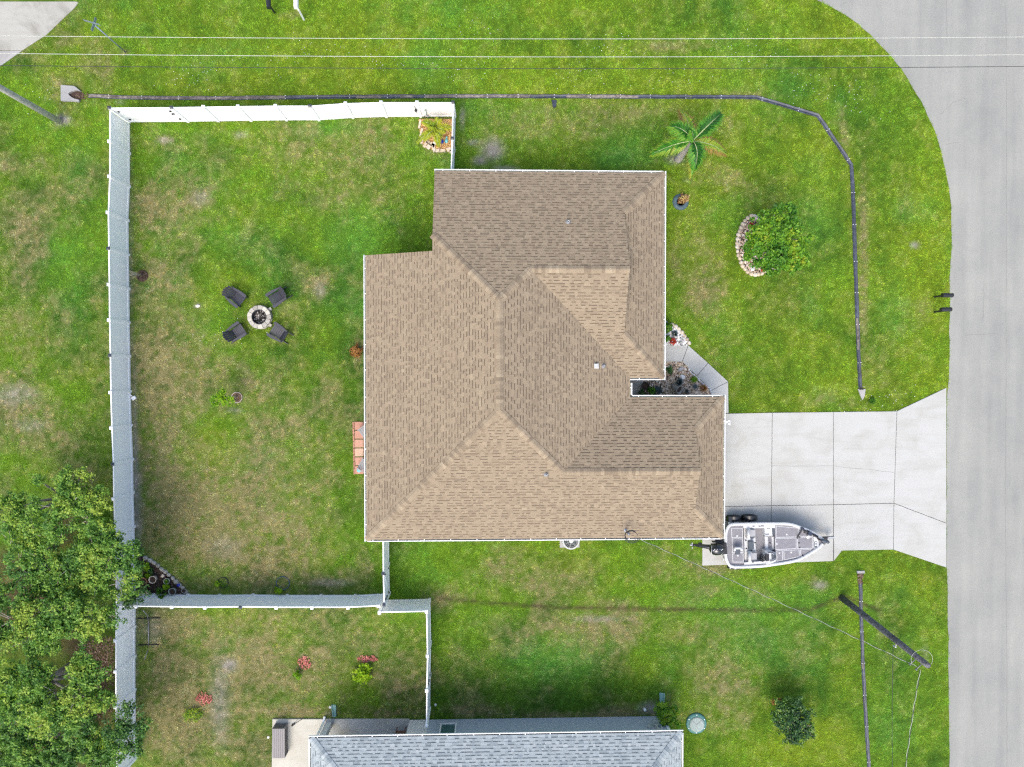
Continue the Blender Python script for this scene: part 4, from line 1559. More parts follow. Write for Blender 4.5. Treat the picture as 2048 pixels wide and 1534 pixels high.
# service drop: insulated conductors twisted round a bare neutral
sa = P(1276, 1077, 3.7)
sb = b0.lerp(t0, .955) + Vector((-.28, -.2, 0))
cat = catenary(sa, sb, .35, 150)
d = (sb - sa).normalized()
nn = Vector((-d.y, d.x, 0))
tw = thing('service_drop', 'twisted black and bare service cable from tan roof mast to leaning pole', 'wire', sa)
for ph, m, r in ((0, 'wire_w', .007), (math.pi, 'wire_b', .009)):
    mb = MB()
    mb.tube([p + (nn * math.cos(i * .55 + ph) + Vector((0, 0, 1)) * math.sin(i * .55 + ph)) * .02 for i, p in enumerate(cat)], r, 5)
    obj('conductor', mb, M[m], tw, True)
sc_ = b0.lerp(t0, .95) + Vector((-.1, -.35, 0))
ee = P(1822, 1560, 6.6)
ee = sc_ + (ee - sc_) * 3
mb = MB()
cat = catenary(sc_, ee, .5, 120)
d = (ee - sc_).normalized()
nn = Vector((-d.y, d.x, 0))
tw = thing('service_drop', 'twisted overhead cable running south from the leaning pole top', 'wire', sc_)
for ph, m, r in ((0, 'wire_w', .008), (math.pi, 'wire_b', .012)):
    mb = MB()
    mb.tube([p + (nn * math.cos(i * .7 + ph) + Vector((0, 0, 1)) * math.sin(i * .7 + ph)) * .022 for i, p in enumerate(cat)], r, 5)
    obj('conductor', mb, M[m], tw, True)
sc2 = b0.lerp(t0, .68) + Vector((-.12, -.22, 0))
ee = P(1792, 1560, 4.9)
mb = MB()
mb.tube(catenary(sc2, sc2 + (ee - sc2) * 2.5, .3, 30), .011, 5)
tag(obj('communication_cable', mb, M['wire_b'], smooth=True, origin=sc2), 'thin dark cable running south from low on the leaning pole', 'wire')

# street name sign
s0 = P(252, 105)
ss = thing('street_sign', 'street name sign on a tall grey post beside the concrete apron', 'sign', s0)
mb = MB()
mb.tube([s0 - Vector((0, 0, .1)), s0 + Vector((0, 0, 2.75))], .032, 8)
obj('post', mb, M['sign'], ss, True)
for k, (rz, z) in enumerate(((R_(72), 2.85), (R_(-15), 3.02))):
    mb = MB()
    mb.box((s0.x, s0.y, z), (.75 if k else .62, .012, .16), rz)
    obj('name_blade', mb, M['sign'], ss)


# mailboxes
def mailbox(label, base_px, box_px, dirv, mat, zt=1.05, group=None):
    b = P(*base_px)
    c = P(*box_px, zt)
    t = thing('mailbox', label, 'mailbox', b, group=group)
    d = Vector(dirv).normalized()
    d3 = Vector((d.x, d.y, 0))
    s = Vector((-d.y, d.x, 0))
    mb = MB()
    bt = Vector((b.x, b.y, zt - .16))
    mb.tube([b - Vector((0, 0, .1)), bt], .05, 4)
    mb.bar(bt - d3 * .04, Vector((c.x, c.y, zt - .14)) + d3 * .1, .07, .05)
    mb.bar(b + Vector((0, 0, .6)), Vector((c.x, c.y, zt - .16)) - d3 * .05, .05, .04)
    obj('post', mb, mat, t)
    mb = MB()
    prof = [(-.10, -.10), (.10, -.10), (.10, .03)] + [(.10 * math.cos(a), .03 + .10 * math.sin(a)) for a in np.linspace(.3, math.pi - .3, 7)] + [(-.10, .03)]
    n = len(prof)
    vs = []
    for o in (-.25, .25):
        vs += [c + d3 * o + s * x + Vector((0, 0, z)) for x, z in prof]
    mb.add(vs, [(i, (i + 1) % n, n + (i + 1) % n, n + i) for i in range(n)] + [tuple(range(n - 1, -1, -1)), tuple(range(n, 2 * n))])
    bx = obj('box', mb, mat, t)
    mb = MB()
    vs = []
    for o in (.252, .27):
        vs += [c + d3 * o + s * x * 1.06 + Vector((0, 0, z * 1.06)) for x, z in prof]
    mb.add(vs, [(i, (i + 1) % n, n + (i + 1) % n, n + i) for i in range(n)] + [tuple(range(n - 1, -1, -1)), tuple(range(n, 2 * n))])
    obj('door', mb, mat, bx)
    mb = MB()
    f0 = c + s * .108 + Vector((0, 0, .0))
    mb.bar(f0 - d3 * .15, f0 + d3 * .12, .012, .03)
    obj('flag', mb, mat, bx)
    return t


mailbox('black mailbox on a post beside the street, the one nearer the road curve', (1868, 594), (1894, 590.5), (1, 0), M['black'])
mailbox('slimmer black mailbox on a post beside the street, the one nearer the driveway', (1868, 624), (1891, 619), (1, .03), M['black'], .98)
mailbox('black mailbox on a post facing the side street next to the white one', (549, 26), (537, 6), (-.05, 1), M['black'], 1.1)
mailbox('white mailbox on a white post facing the side street', (608, 40), (592, 6), (0, 1), M['white'], 1.2)

# ================================================================== BOAT ON ITS TRAILER
GZ = 1.12
OUTL = [(1449.5, 1085), (1450.5, 1066), (1455, 1053), (1463, 1047.5), (1480, 1046.3), (1520, 1045.6), (1550, 1045.4), (1579, 1046.2), (1602, 1053), (1622, 1061.3), (1637, 1070), (1647.5, 1077.5), (1653, 1083.5), (1647, 1090), (1640, 1097), (1629.5, 1104.5),
        (1606, 1118), (1587, 1125), (1551, 1131), (1520, 1135), (1480, 1136.5), (1464, 1135.5), (1455, 1129), (1449.5, 1112)]


def bz(p, z):
    return P(p[0], p[1], z)


boat = thing('bass_boat', 'white and navy bass boat with grey carpeted decks parked at the driveway edge', 'boat', P(1550, 1090))
sax, sbx = bz((1450, 1091), GZ), bz((1650, 1083), GZ)
ax = (sbx - sax).normalized()
ay = Vector((-ax.y, ax.x, 0))


def toloc(p):
    d = p - sax
    return d.dot(ax), d.dot(ay)


def fromloc(x, y, z):
    q = sax + ax * x + ay * y
    return Vector((q.x, q.y, z))


ring = [bz(p, GZ) for p in OUTL]
# refine outline
rf = []
for i in range(len(ring)):
    a, b, c, d = ring[i - 1], ring[i], ring[(i + 1) % len(ring)], ring[(i + 2) % len(ring)]
    for t in (0, .33, .67):
        rf.append(.5 * ((2 * b) + (-a + c) * t + (2 * a - 5 * b + 4 * c - d) * t * t + (-a + 3 * b - 3 * c + d) * t ** 3))
ring = rf
L_ = [toloc(p) for p in ring]
nrg = len(ring)
LB = max(x for x, y in L_)
mb = MB()
lev = []
for sx, sy, z in ((1, 1, GZ - .02), (.985, .965, .93), (.95, .88, .66), (.92, .62, .50), (.88, .05, .40)):
    lev.append([fromloc(.02 + (x - .02) * sx, y * sy, z + (.10 * max(0, x / LB - .6) if z < .7 else 0) * 2.0) for x, y in L_])
for k in range(len(lev) - 1):
    o = len(mb.v)
    mb.add(lev[k] + lev[k + 1], [(i, nrg + i, nrg + (i + 1) % nrg, (i + 1) % nrg) for i in range(nrg)], mat=0)
mb.add(lev[-1], [tuple(range(nrg))])
obj('hull', mb, [M['navy']], boat, True)
# white stripes on the stern quarter
mb = MB()
for k in range(3):
    a = 18 + k
for t in (.12, .17, .22):
    p = bz((1452 + (t - .12) * 60, 1128), .9)
for k in range(2):
    for s in (-1, 1):
        ys_ = [y for x, y in L_ if abs(x - .5) < .4 and y * s > 0]
        y = (max(ys_) if s > 0 else min(ys_)) * 1.0
        mb.bar(fromloc(.25 + k * .28, y * .985 + s * .012, 1.02), fromloc(.55 + k * .28, y * .93 + s * .012, .78), .03, .10, up=(0, s, 0))
        mb.bar(fromloc(-.012, s * (.45 + k * .22), 1.02), fromloc(-.012, s * (.62 + k * .22), .80), .03, .06, up=(1, 0, 0))
obj('hull_stripe', mb, M['gel'], boat)
# gunwale cap
mb = MB()


def insl(d):
    p2 = [Vector((p.x, p.y)) for p in ring]
    q = inset(p2, d)
    return q


def ringz(q, z):
    return [Vector((p.x, p.y, z)) for p in q]


a2 = sum(ring[i - 1].x * ring[i].y - ring[i].x * ring[i - 1].y for i in range(nrg))
r2 = ring if a2 > 0 else ring[::-1]
ring = r2
rings = [ringz(inset([Vector((p.x, p.y)) for p in ring], d), z) for d, z in ((-.012, GZ - .06), (-.012, GZ), (.03, GZ + .025), (.09, GZ + .025), (.125, GZ), (.13, GZ - .10))]
for k in range(len(rings) - 1):
    mb.add(rings[k] + rings[k + 1], [(i, (i + 1) % nrg, nrg + (i + 1) % nrg, nrg + i) for i in range(nrg)])
obj('gunwale', mb, M['gel'], boat, True)
INN = inset([Vector((p.x, p.y)) for p in ring], .128)


def pxz(pts, z):
    return [P(x, y, z).to_2d() for x, y in pts]


def clipx(poly, lo, hi):
    """cut an inner-outline polygon to a range along the boat"""
    q = [((Vector((p.x, p.y, 0)) - Vector((sax.x, sax.y, 0))).dot(ax), (Vector((p.x, p.y, 0)) - Vector((sax.x, sax.y, 0))).dot(ay)) for p in poly]
    c = clip_rect(q, lo, hi, -9, 9)
    return [fromloc(x, y, 0).to_2d() for x, y in c]


def bx(px, z=1.03):
    return toloc(bz((px, 1088), z))[0]


DZ = 1.035
mb = MB()
mb.prism(clipx(INN, bx(1550.5), 9), .70, DZ)
obj('front_deck', mb, M['carpet'], boat)
mb = MB()
mb.prism(clipx(INN, -1, bx(1487)), .70, DZ)
obj('rear_deck', mb, M['carpet'], boat)
mb = MB()
mb.prism(clipx(INN, bx(1487) + .002, bx(1550.5) - .002), .58, .66)
for sgn in (1, -1):
    pl_ = [p for p in clipx(INN, bx(1487) + .002, bx(1550.5) - .002)]
obj('cockpit_sole', mb, M['gel'], boat)
# side liners of the cockpit
cl = clipx(INN, bx(1487) + .002, bx(1550.5) - .002)
cl2 = clipx(inset([Vector((p.x, p.y)) for p in ring], .26), bx(1487) + .002, bx(1550.5) - .002)
mb = MB()
for sgn in (1, -1):
    A = sorted([(p - sax.to_2d()).dot(ax.to_2d()) for p in cl])
    x0_, x1_ = A[0], A[-1]
    hw_ = max((p - sax.to_2d()).dot(ay.to_2d()) * sgn for p in cl)
    mb.prism([fromloc(x, y, 0).to_2d() for x, y in ((x0_, (hw_ - .14) * sgn), (x1_, (hw_ - .2) * sgn), (x1_, (hw_ - .045) * sgn), (x0_, (hw_ - .01) * sgn))], .66, 1.06)
obj('side_liner', mb, M['gel'], boat)
fl = MB()
fl.prism(pxz([(1510.5, 1056), (1527, 1056), (1529, 1121), (1512.5, 1119)], .67), .66, .672)
obj('floor_carpet', fl, M['carpet'], boat)


def hatch(pts):
    o = MB()
    po = pxz(pts, DZ + .01)
    o.prism(inset([Vector(p) for p in po], -.02), DZ - .02, DZ + .008)
    h = obj('hatch', o, M['gel'], boat)
    i = MB()
    i.prism(inset([Vector(p) for p in po], .012), DZ, DZ + .02)
    obj('hatch_carpet', i, M['carpet'], h)
    return h


hs = [[(1552.5, 1053), (1596.5, 1056.5), (1597, 1073.5), (1552.5, 1074.5)], [(1600, 1057.5), (1607, 1057.5), (1625, 1066), (1625, 1072.5), (1600, 1073.5)], [(1551.5, 1077.5), (1592, 1076.5), (1592, 1097), (1552, 1099)],
      [(1595.5, 1076.3), (1624.5, 1075), (1624.5, 1096), (1595.5, 1097)], [(1554, 1102), (1564.5, 1101.5), (1565, 1120), (1554, 1122.5)], [(1568, 1101.5), (1598, 1100), (1598.5, 1113), (1568.5, 1119.5)],
      [(1601.5, 1100), (1622, 1099), (1620, 1103.5), (1602, 1112)], [(1463.5, 1057.5), (1484.5, 1057.5), (1484.8, 1075), (1464, 1075)], [(1464.5, 1078), (1485, 1078), (1486, 1105), (1465, 1105)], [(1465.5, 1108), (1486, 1108), (1486.3, 1124), (1466, 1124)]]
hh = [hatch(h) for h in hs]
for (x, y), h in (((1573, 1068.5), hh[0]), ((1553.5, 1087.5), hh[2]), ((1558.5, 1105.5), hh[4]), ((1582, 1104.5), hh[5]), ((1474, 1071.5), hh[7]), ((1475.5, 1111), hh[9])):
    mb = MB()
    mb.lathe([(.045, DZ + .015), (.045, DZ + .03), (.02, DZ + .034)], P(x, y, DZ) - Vector((0, 0, DZ)), 12)
    obj('latch', mb, M['gel'], h)
for (x, y) in ((1597.5, 1085.3), (1599, 1074.5), (1599, 1095), (1540, 1085.5), (1608, 1064.5)):
    mb = MB()
    mb.lathe([(.04, DZ), (.04, DZ + .03)], P(x, y, DZ) - Vector((0, 0, DZ)), 10)
    obj('seat_socket', mb, M['black'], boat)
mb = MB()
mb.prism(pxz([(1627, 1073.5), (1632, 1074), (1637, 1082), (1637.5, 1095), (1627, 1097)], 1.08), DZ - .02, 1.09)
bp = obj('bow_panel', mb, M['gel'], boat)
mb = MB()
mb.prism(pxz([(1628.5, 1083), (1634, 1083), (1634, 1095), (1628.5, 1095.5)], 1.09), 1.085, 1.10)
obj('foot_recess', mb, M['vinyldark'], bp)
mb = MB()
for y in (1085, 1088, 1091):
    mb.box(P(1631.5, y, 1.11), (.08, .04, .02))
obj('pedal', mb, M['white'], bp)
# seats, consoles
mb = MB()
mb.prism(pxz([(1487.8, 1051), (1510, 1051), (1512, 1129), (1489.5, 1129)], .9), .66, .90)
obj('seat_base', mb, M['gel'], boat)


def seat(cx, cy):
    mb = MB()
    c = P(cx + 2, cy, 1.0)
    m_ = MB()
    m_.box(c + ax * .02 - Vector((0, 0, .03)), (.36, .34, .14), math.atan2(ax.y, ax.x))
    so_ = obj('seat', m_, M['vinylgrey'], boat)
    b = MB()
    for s in (1, -1):
        p = [c + ax * -.16 + ay * s * .18, c + ax * .18 + ay * s * .18, c + ax * .02 + ay * s * .30, c + ax * -.04 + ay * s * .30]
        b.prism([q.to_2d() for q in p], .92, 1.06)
    obj('bolster', b, M['vinyldark'], so_)
    bk = MB()
    bk.bar(c - ax * .22 + ay * .22 + Vector((0, 0, .12)), c - ax * .22 - ay * .22 + Vector((0, 0, .12)), .09, .34, up=(0, 0, 1))
    for s in (1, -1):
        bk.blob(c - ax * .17 + ay * s * .22 + Vector((0, 0, .06)), (.10, .08, .14), jit=.03, sub=2)
    obj('backrest', bk, M['gel'], so_, True)


seat(1500.5, 1066.5)
seat(1503, 1112.5)
mb = MB()
mb.box(P(1501.5, 1090, .97), (.27, .39, .14), math.atan2(ax.y, ax.x))
obj('centre_pad', mb, M['vinyldark'], boat)
for x, y in ((1491.5, 1080.5), (1492.5, 1097), (1510, 1085.5)):
    mb = MB()
    mb.lathe([(.04, .895), (.04, .915)], P(x, y, .9) - Vector((0, 0, .9)), 10)
    obj('cup_holder', mb, M['black'], boat)
ps = thing_ = None
c = P(1475.5, 1100, 1.3)
mb = MB()
mb.lathe([(.035, DZ), (.035, 1.24)], (c.x, c.y, 0), 10)
mb.box((c.x, c.y - .06, 1.28), (.24, .30, .08), math.atan2(ax.y, ax.x))
pso = obj('pedestal_seat', mb, M['vinyldark'], boat)
mb = MB()
mb.bar(c + Vector((-.16, .12, .06)), c + Vector((.16, .12, .06)), .10, .16)
mb.blob(c + Vector((-.17, .04, .04)), (.07, .10, .08), jit=.02, sub=2)
mb.blob(c + Vector((.17, .04, .04)), (.07, .10, .08), jit=.02, sub=2)
obj('backrest', mb, M['gel'], pso, True)
mb = MB()
mb.prism(pxz([(1528.5, 1051.5), (1543, 1051.5), (1545, 1071.5), (1529.5, 1071.5)], .98), .66, .99)
pc = obj('port_console', mb, M['gel'], boat)
mb = MB()
mb.prism(pxz([(1543.6, 1057), (1549.5, 1057), (1550, 1070), (1544.6, 1070.5)], .98), .7, 1.0)
obj('console_pocket', mb, M['vinyldark'], pc)
mb = MB()
for x, y, w in ((1537, 1056.5, .16), (1534, 1068.5, .2), (1506, 1051.8, .1), (1518, 1051.8, .1), (1524, 1051.3, .16)):
    mb.box(P(x, y, 1.0) + Vector((0, 0, 0 if x > 1528 else .075)), (w, .04, .012))
obj('lettering', mb, M['vinyldark'], pc)
mb = MB()
mb.prism(pxz([(1529.5, 1073), (1550, 1073), (1551.5, 1099), (1531, 1099)], .85), .66, .86)
st = obj('deck_step', mb, M['gel'], boat)
mb = MB()
mb.prism(pxz([(1535.5, 1074), (1543, 1074), (1544, 1097), (1536.5, 1097)], .86), .85, .875)
obj('step_carpet', mb, M['carpet'], st)
mb = MB()
hp = pxz([(1530, 1101), (1540, 1100), (1551, 1105), (1552, 1117), (1546, 1126), (1533, 1129.5), (1529, 1122)], 1.1)
hp2 = inset([Vector(p) for p in hp], .07)
if sum(hp[i - 1].x * hp[i].y - hp[i].x * hp[i - 1].y for i in range(len(hp))) < 0:
    hp = hp[::-1]
n = len(hp)
mb.add([(p.x, p.y, .66) for p in hp] + [(p.x, p.y, 1.10) for p in hp] + [(p.x, p.y, 1.26) for p in hp2],
       [(i, (i + 1) % n, n + (i + 1) % n, n + i) for i in range(n)] + [(n + i, n + (i + 1) % n, 2 * n + (i + 1) % n, 2 * n + i) for i in range(n)] + [tuple(range(2 * n, 3 * n))])
hc = obj('helm_console', mb, M['gel'], boat)
mb = MB()
mb.prism(pxz([(1531, 1109), (1538, 1108.5), (1538.5, 1122), (1532, 1122)], 1.3), 1.2, 1.30)
obj('dash_screen', mb, M['black'], hc)
mb = MB()
arc = [P(1541 + 10.5 * math.cos(t), 1113.5 + 8.5 * math.sin(t), 1.34) for t in np.linspace(R_(-115), R_(95), 14)]
mb.tube(arc, .028, 6)
mb.prism(pxz([(1543, 1108), (1550, 1111), (1551, 1115), (1544, 1120)], 1.3), 1.24, 1.29)
obj('windshield', mb, M['vinyldark'], hc)
mb = MB()
wc = P(1524, 1116, 1.12)
rm = Matrix.Rotation(R_(-55), 3, ay)
pts_ = [wc + rm @ (ax * .17 * math.cos(t) + ay * .17 * math.sin(t)) for t in np.linspace(0, 2 * math.pi, 22)]
mb.tube(pts_, .018, 6)
for t in (0.3, 2.4, 4.5):
    mb.bar(wc, wc + rm @ (ax * .17 * math.cos(t) + ay * .17 * math.sin(t)), .03, .012)
mb.tube([wc, wc + Vector((ax.x * .2, ax.y * .2, -.05))], .03, 6)
obj('steering_wheel', mb, M['black'], hc, True)
mb = MB()
for k in range(9):
    p = P(rng.uniform(1520, 1528), rng.uniform(1106, 1127), rng.uniform(.75, 1.0))
    mb.bar(p, p + Vector((rng.uniform(-.15, .15), rng.uniform(-.15, .15), .04)), .05, .04)
obj('pedals_and_throttle', mb, M['black'], boat)
# trolling motor along the port bow
tm = MB()
tm.tube([P(1604, 1058, 1.2), P(1625, 1069, 1.24), P(1650, 1084.5, 1.26)], .035, 8)
tm.tube([P(1614, 1061, 1.16), P(1636, 1073, 1.18)], .03, 8)
tmo = obj('trolling_motor', tm, M['black'], boat, True)
mb = MB()
mb.tube([P(1646, 1087, 1.26), P(1655, 1080, 1.24)], [.085, .07], 10)
mb.blob(P(1648, 1082, 1.24), (.16, .1, .1), jit=.05, sub=2)
mb.blob(P(1655.5, 1084, 1.2), (.09, .09, .07), jit=.05, sub=2)
obj('motor_pod', mb, M['vinyldark'], tmo, True)
mb = MB()
mb.box(P(1619.5, 1067, 1.2), (.2, .16, .14), R_(-30))
mb.blob(P(1604.5, 1057, 1.2), (.1, .07, .08), jit=.03, sub=2)
obj('control_head', mb, M['navy'], tmo)
mb = MB()
mb.bar(P(1604, 1059, 1.16), P(1594, 1077, 1.1), .05, .05)
mb.bar(P(1607, 1061, 1.10), P(1616, 1072, 1.1), .02, .02)
obj('steering_arm', mb, M['black'], tmo)
mb = MB()
mb.lathe([(.09, DZ), (.09, DZ + .05), (.05, DZ + .06)], P(1615.5, 1073.5, DZ) - Vector((0, 0, DZ)), 12)
obj('bow_fitting', mb, M['gel'], boat)
mb = MB()
mb.box(P(1607, 1112.5, 1.1), (.14, .05, .07), R_(-35))
obj('cleat', mb, M['black'], boat)
mb = MB()
mb.box(P(1580, 1046.8, 1.1), (.1, .03, .02), R_(-8))
obj('nav_light', mb, M['leaf_r'], boat)
# outboard tilted up
ob = MB()
cc = P(1434, 1098.5, 1.36)
ob.blob(cc, (.40, .31, .30), jit=.0, sub=2, rz=R_(4))
ob.box(cc + Vector((.06, 0, -.2)), (.55, .48, .2), R_(4))
obo = obj('outboard_motor', ob, M['outboard'], boat, True)
mb = MB()
l0, l1 = P(1420, 1094, 1.12), P(1390, 1090, .98)
mb.tube([l0 + Vector((.25, -.05, .05)), l0, l1], [.17, .12, .07], 10)
mb.bar(l1 + Vector((-.12, 0, .0)), l1 + Vector((.22, 0, 0)), .11, .10)
mb.bar(l1 + Vector((.25, .12, 0)), l1 + Vector((.25, -.12, 0)), .18, .02)
obj('leg', mb, M['outboard'], obo, True)
mb = MB()
pc_ = l1 + Vector((-.16, .0, 0))
mb.tube([pc_ + Vector((.06, 0, 0)), pc_ - Vector((.1, 0, 0))], [.05, .03], 8)
for k in range(3):
    t = 2 * math.pi * k / 3 + .5
    q = pc_ + Vector((0, .12 * math.cos(t), .12 * math.sin(t)))
    mb.blob(q, (.03, .075, .075), jit=.05, sub=1)
obj('propeller', mb, M['steel'], obo, True)
mb = MB()
for k in range(4):
    mb.bar(cc + Vector((-.27 + .13 * k, -.02 + .02 * (k % 2), .29 - .02 * abs(k - 1.5))), cc + Vector((-.18 + .13 * k, .08, .265)), .025, .02)
mb.tube([cc + Vector((-.30, -.22, .08)), cc + Vector((-.32, 0, .17)), cc + Vector((-.30, .2, .1))], .015, 5)
obj('cowling_decal', mb, M['steel'], obo)
mb = MB()
mb.box(P(1445, 1095, .95), (.28, .55, .5), R_(3))
mb.tube([P(1424, 1083, 1.25), P(1436, 1084, 1.3), P(1446, 1088, 1.2)], .05, 8)
mb.tube([P(1430, 1081, 1.1), P(1446, 1082, 1.15)], .06, 8)
obj('jack_plate', mb, M['blackm'], obo)

tr = thing('boat_trailer', 'dark steel boat trailer with black fenders under the bass boat', 'trailer', P(1560, 1092))
mb = MB()
for s in (1, -1):
    mb.bar(fromloc(-.05, .55 * s, .42), fromloc(3.2, .55 * s, .42), .08, .12)
    mb.bar(fromloc(3.2, .55 * s, .42), fromloc(4.7, .04 * s, .45), .08, .12)
for x in (.3, 1.7, 3.1):
    mb.bar(fromloc(x, -.6, .42), fromloc(x, .6, .42), .08, .08)
tg = P(1667, 1074.5, .48)
mb.bar(fromloc(4.2, .0, .45), tg, .11, .11)
mb.bar(fromloc(4.75, -.02, .45), fromloc(4.95, -.02, .98), .08, .08)
obj('frame', mb, M['blackm'], tr)
mb = MB()
mb.bar(P(1655, 1075.5, .55), tg + Vector((.02, 0, .06)), .09, .05)
mb.tube([P(1657, 1075, .2), P(1657, 1075, .75)], .035, 8)
obj('coupler', mb, M['steel'], tr)
for s in (1, -1):
    for x in (.72, 1.52):
        cxy = fromloc(x, 1.20 * s, .34)
        m3 = Matrix.Rotation(R_(90), 3, ax)
        mb = MB()
        mb.lathe([(.2, -.1), (.33, -.1), (.345, -.06), (.345, .06), (.33, .1), (.2, .1)], cxy, 20, mtx=m3)
        ty = obj('tyre', mb, M['rubber'], tr, True)
        mb = MB()
        mb.lathe([(.03, -.07), (.19, -.06), (.21, -.09), (.21, .09), (.19, .06), (.03, .07)], cxy, 16, mtx=m3)
        obj('rim', mb, M['steel'], ty, True)
        mb = MB()
        arc = [(.42 * math.cos(t), .42 * math.sin(t)) for t in np.linspace(R_(12), R_(168), 12)]
        vs = []
        for u, v in arc:
            for o in (-.13, .13):
                vs.append(cxy + ax * u + ay * o + Vector((0, 0, v)))
        vs2 = [v + Vector((0, 0, -.012)) for v in vs]
        k = len(arc)
        mb.add(vs + vs2, [(2 * i, 2 * i + 1, 2 * i + 3, 2 * i + 2) for i in range(k - 1)] + [(2 * k + 2 * i + 2, 2 * k + 2 * i + 3, 2 * k + 2 * i + 1, 2 * k + 2 * i) for i in range(k - 1)])
        obj('fender', mb, M['outboard'], tr, True)
        mb = MB()
        mb.bar(cxy + Vector((0, 0, .08)), fromloc(x, .5 * s, .42), .06, .06)
        obj('axle', mb, M['blackm'], tr)

# ================================================================== FIRE PIT AND CHAIRS
fc = P(518, 634, .3)
fc.z = 0
fp = thing('fire_pit', 'round stone block fire pit with ash between four dark chairs', 'fire pit', fc)
for lay, (z0, z1, ro, ri) in enumerate(((-.02, .16, .585, .38), (.16, .31, .57, .37))):
    nb_ = 13
    for k in range(nb_):
        a0 = 2 * math.pi * (k + lay * .5) / nb_ + .018
        a1 = 2 * math.pi * (k + 1 + lay * .5) / nb_ - .018
        jr = rng.uniform(-.012, .012)
        po = [fc.to_2d() + Vector((math.cos(a), math.sin(a))) * r for a, r in ((a0, ri + jr), (a0, ro + jr), ((a0 + a1) / 2, ro + .015 + jr), (a1, ro + jr), (a1, ri + jr))]
        mb = MB()
        mb.prism(po, z0, z1 - rng.uniform(.002, .008), tone=rng.random())
        obj('stone_block', mb, M['firestone'], fp)
mb = MB()
mb.lathe([(.35, .0), (.35, .30), (.365, .325), (.335, .325), (.33, .30), (.33, .04), (.0, .04)], fc, 28)
obj('steel_ring', mb, M['blackm'], fp, True)
mb = MB()
for k in range(260):
    r, a = .31 * math.sqrt(rng.random()), rng.uniform(0, 7)
    s = rng.uniform(.012, .045)
    mb.blob(fc + Vector((r * math.cos(a), r * math.sin(a), .06 + .06 * (1 - r / .33) * rng.random())), (s * 1.5, s, s * .7), rng.random() ** 1.4, rz=rng.uniform(0, 3))
o_ = obj('ash_and_charcoal', mb, M['ash'], fp)
o_['kind'] = 'stuff'
for (dx, dy, rz) in ((21.5, -15, .4), (22, 16, -.5)):
    q = P(518.5 + dx, 634 + dy)
    mb = MB()
    mb.box((q.x, q.y, .07), (.22, .14, .15), rz)
    tag(obj('loose_block', mb, M['firestone'], origin=q), 'loose grey block leaning at the foot of the fire pit ring', 'block', 'loose blocks beside the fire pit')


def make_chair():
    t = thing('adirondack_chair', 'dark charcoal slatted Adirondack chair facing the round fire pit', 'chair', group='chairs around the fire pit')
    OFF[t.as_pointer()] = Vector()
    for k in range(6):                                  # seat slats, sloping back
        x = .34 - k * .098
        m = MB()
        m.box((x, 0, .37 - k * .022), (.088, .52, .022), mtx=Matrix.Rotation(R_(-12), 3, 'Y'))
        obj('seat_slat', m, M['chair'], t)
    wd = .1
    for k in range(5):                                  # back slats, fanned with an arched top
        y = (k - 2) * .105
        y2 = (k - 2) * .125
        h = .80 - abs(k - 2) ** 2 * .030
        m = MB()
        b0_, b1_ = Vector((-.20, y, .22)), Vector((-.20 - h * .50, y2, .22 + h * .90))
        m.bar(b0_, b1_, wd, .022, up=(0, 1, 0))
        m = MB()
        d = (b1_ - b0_).normalized()
        nn = d.cross(Vector((0, 1, 0))).normalized()
        s0, s1 = wd * .46, wd * .56
        pts = [b0_ - Vector((0, s0, 0)), b0_ + Vector((0, s0, 0)), b1_ + Vector((0, s1, 0)) - d * .02, b1_ + d * .02, b1_ - Vector((0, s1, 0)) - d * .02]
        vs = [p + nn * .011 for p in pts] + [p - nn * .011 for p in pts]
        m.add(vs, [(0, 1, 2, 3, 4), (9, 8, 7, 6, 5)] + [(i, 5 + i, 5 + (i + 1) % 5, (i + 1) % 5) for i in range(5)])
        obj('back_slat', m, M['chair'], t)
    for z, f in ((.45, .30), (.78, .62)):
        m = MB()
        x = -.22 - (z - .22) * .555
        m.bar((x - .02, -.28, z), (x - .02, .28, z), .03, .06)
        obj('back_rail', m, M['chair'], t)
    for s in (1, -1):
        m = MB()
        po = [(.40, s * .28), (.42, s * .36), (.36, s * .43), (.0, s * .42), (-.44, s * .34), (-.44, s * .28)]
        m.prism(po, .548, .575)
        obj('armrest', m, M['chair'], t)
        m = MB()
        m.bar((.33, s * .31, 0), (.33, s * .31, .548), .09, .03, up=(0, 1, 0))
        obj('leg', m, M['chair'], t)
        m = MB()
        m.bar((.36, s * .27, .33), (-.68, s * .27, .03), .03, .11, up=(0, 0, 1))
        obj('leg', m, M['chair'], t)
        m = MB()
        m.bar((-.36, s * .31, .17), (-.42, s * .31, .548), .06, .03, up=(0, 1, 0))
        obj('arm_support', m, M['chair'], t)
    return t


proto = make_chair()
for i, (x, y, ang) in enumerate([(473, 595, -38), (553.5, 595, 213), (474, 664, 33), (556, 665, 147)]):
    o = proto if i == 0 else copy_tree(proto)
    q = P(x, y, .38)
    o.location = (q.x, q.y, 0)
    o.rotation_euler = (0, 0, R_(ang))
    o.scale = (.94, .94, .94)

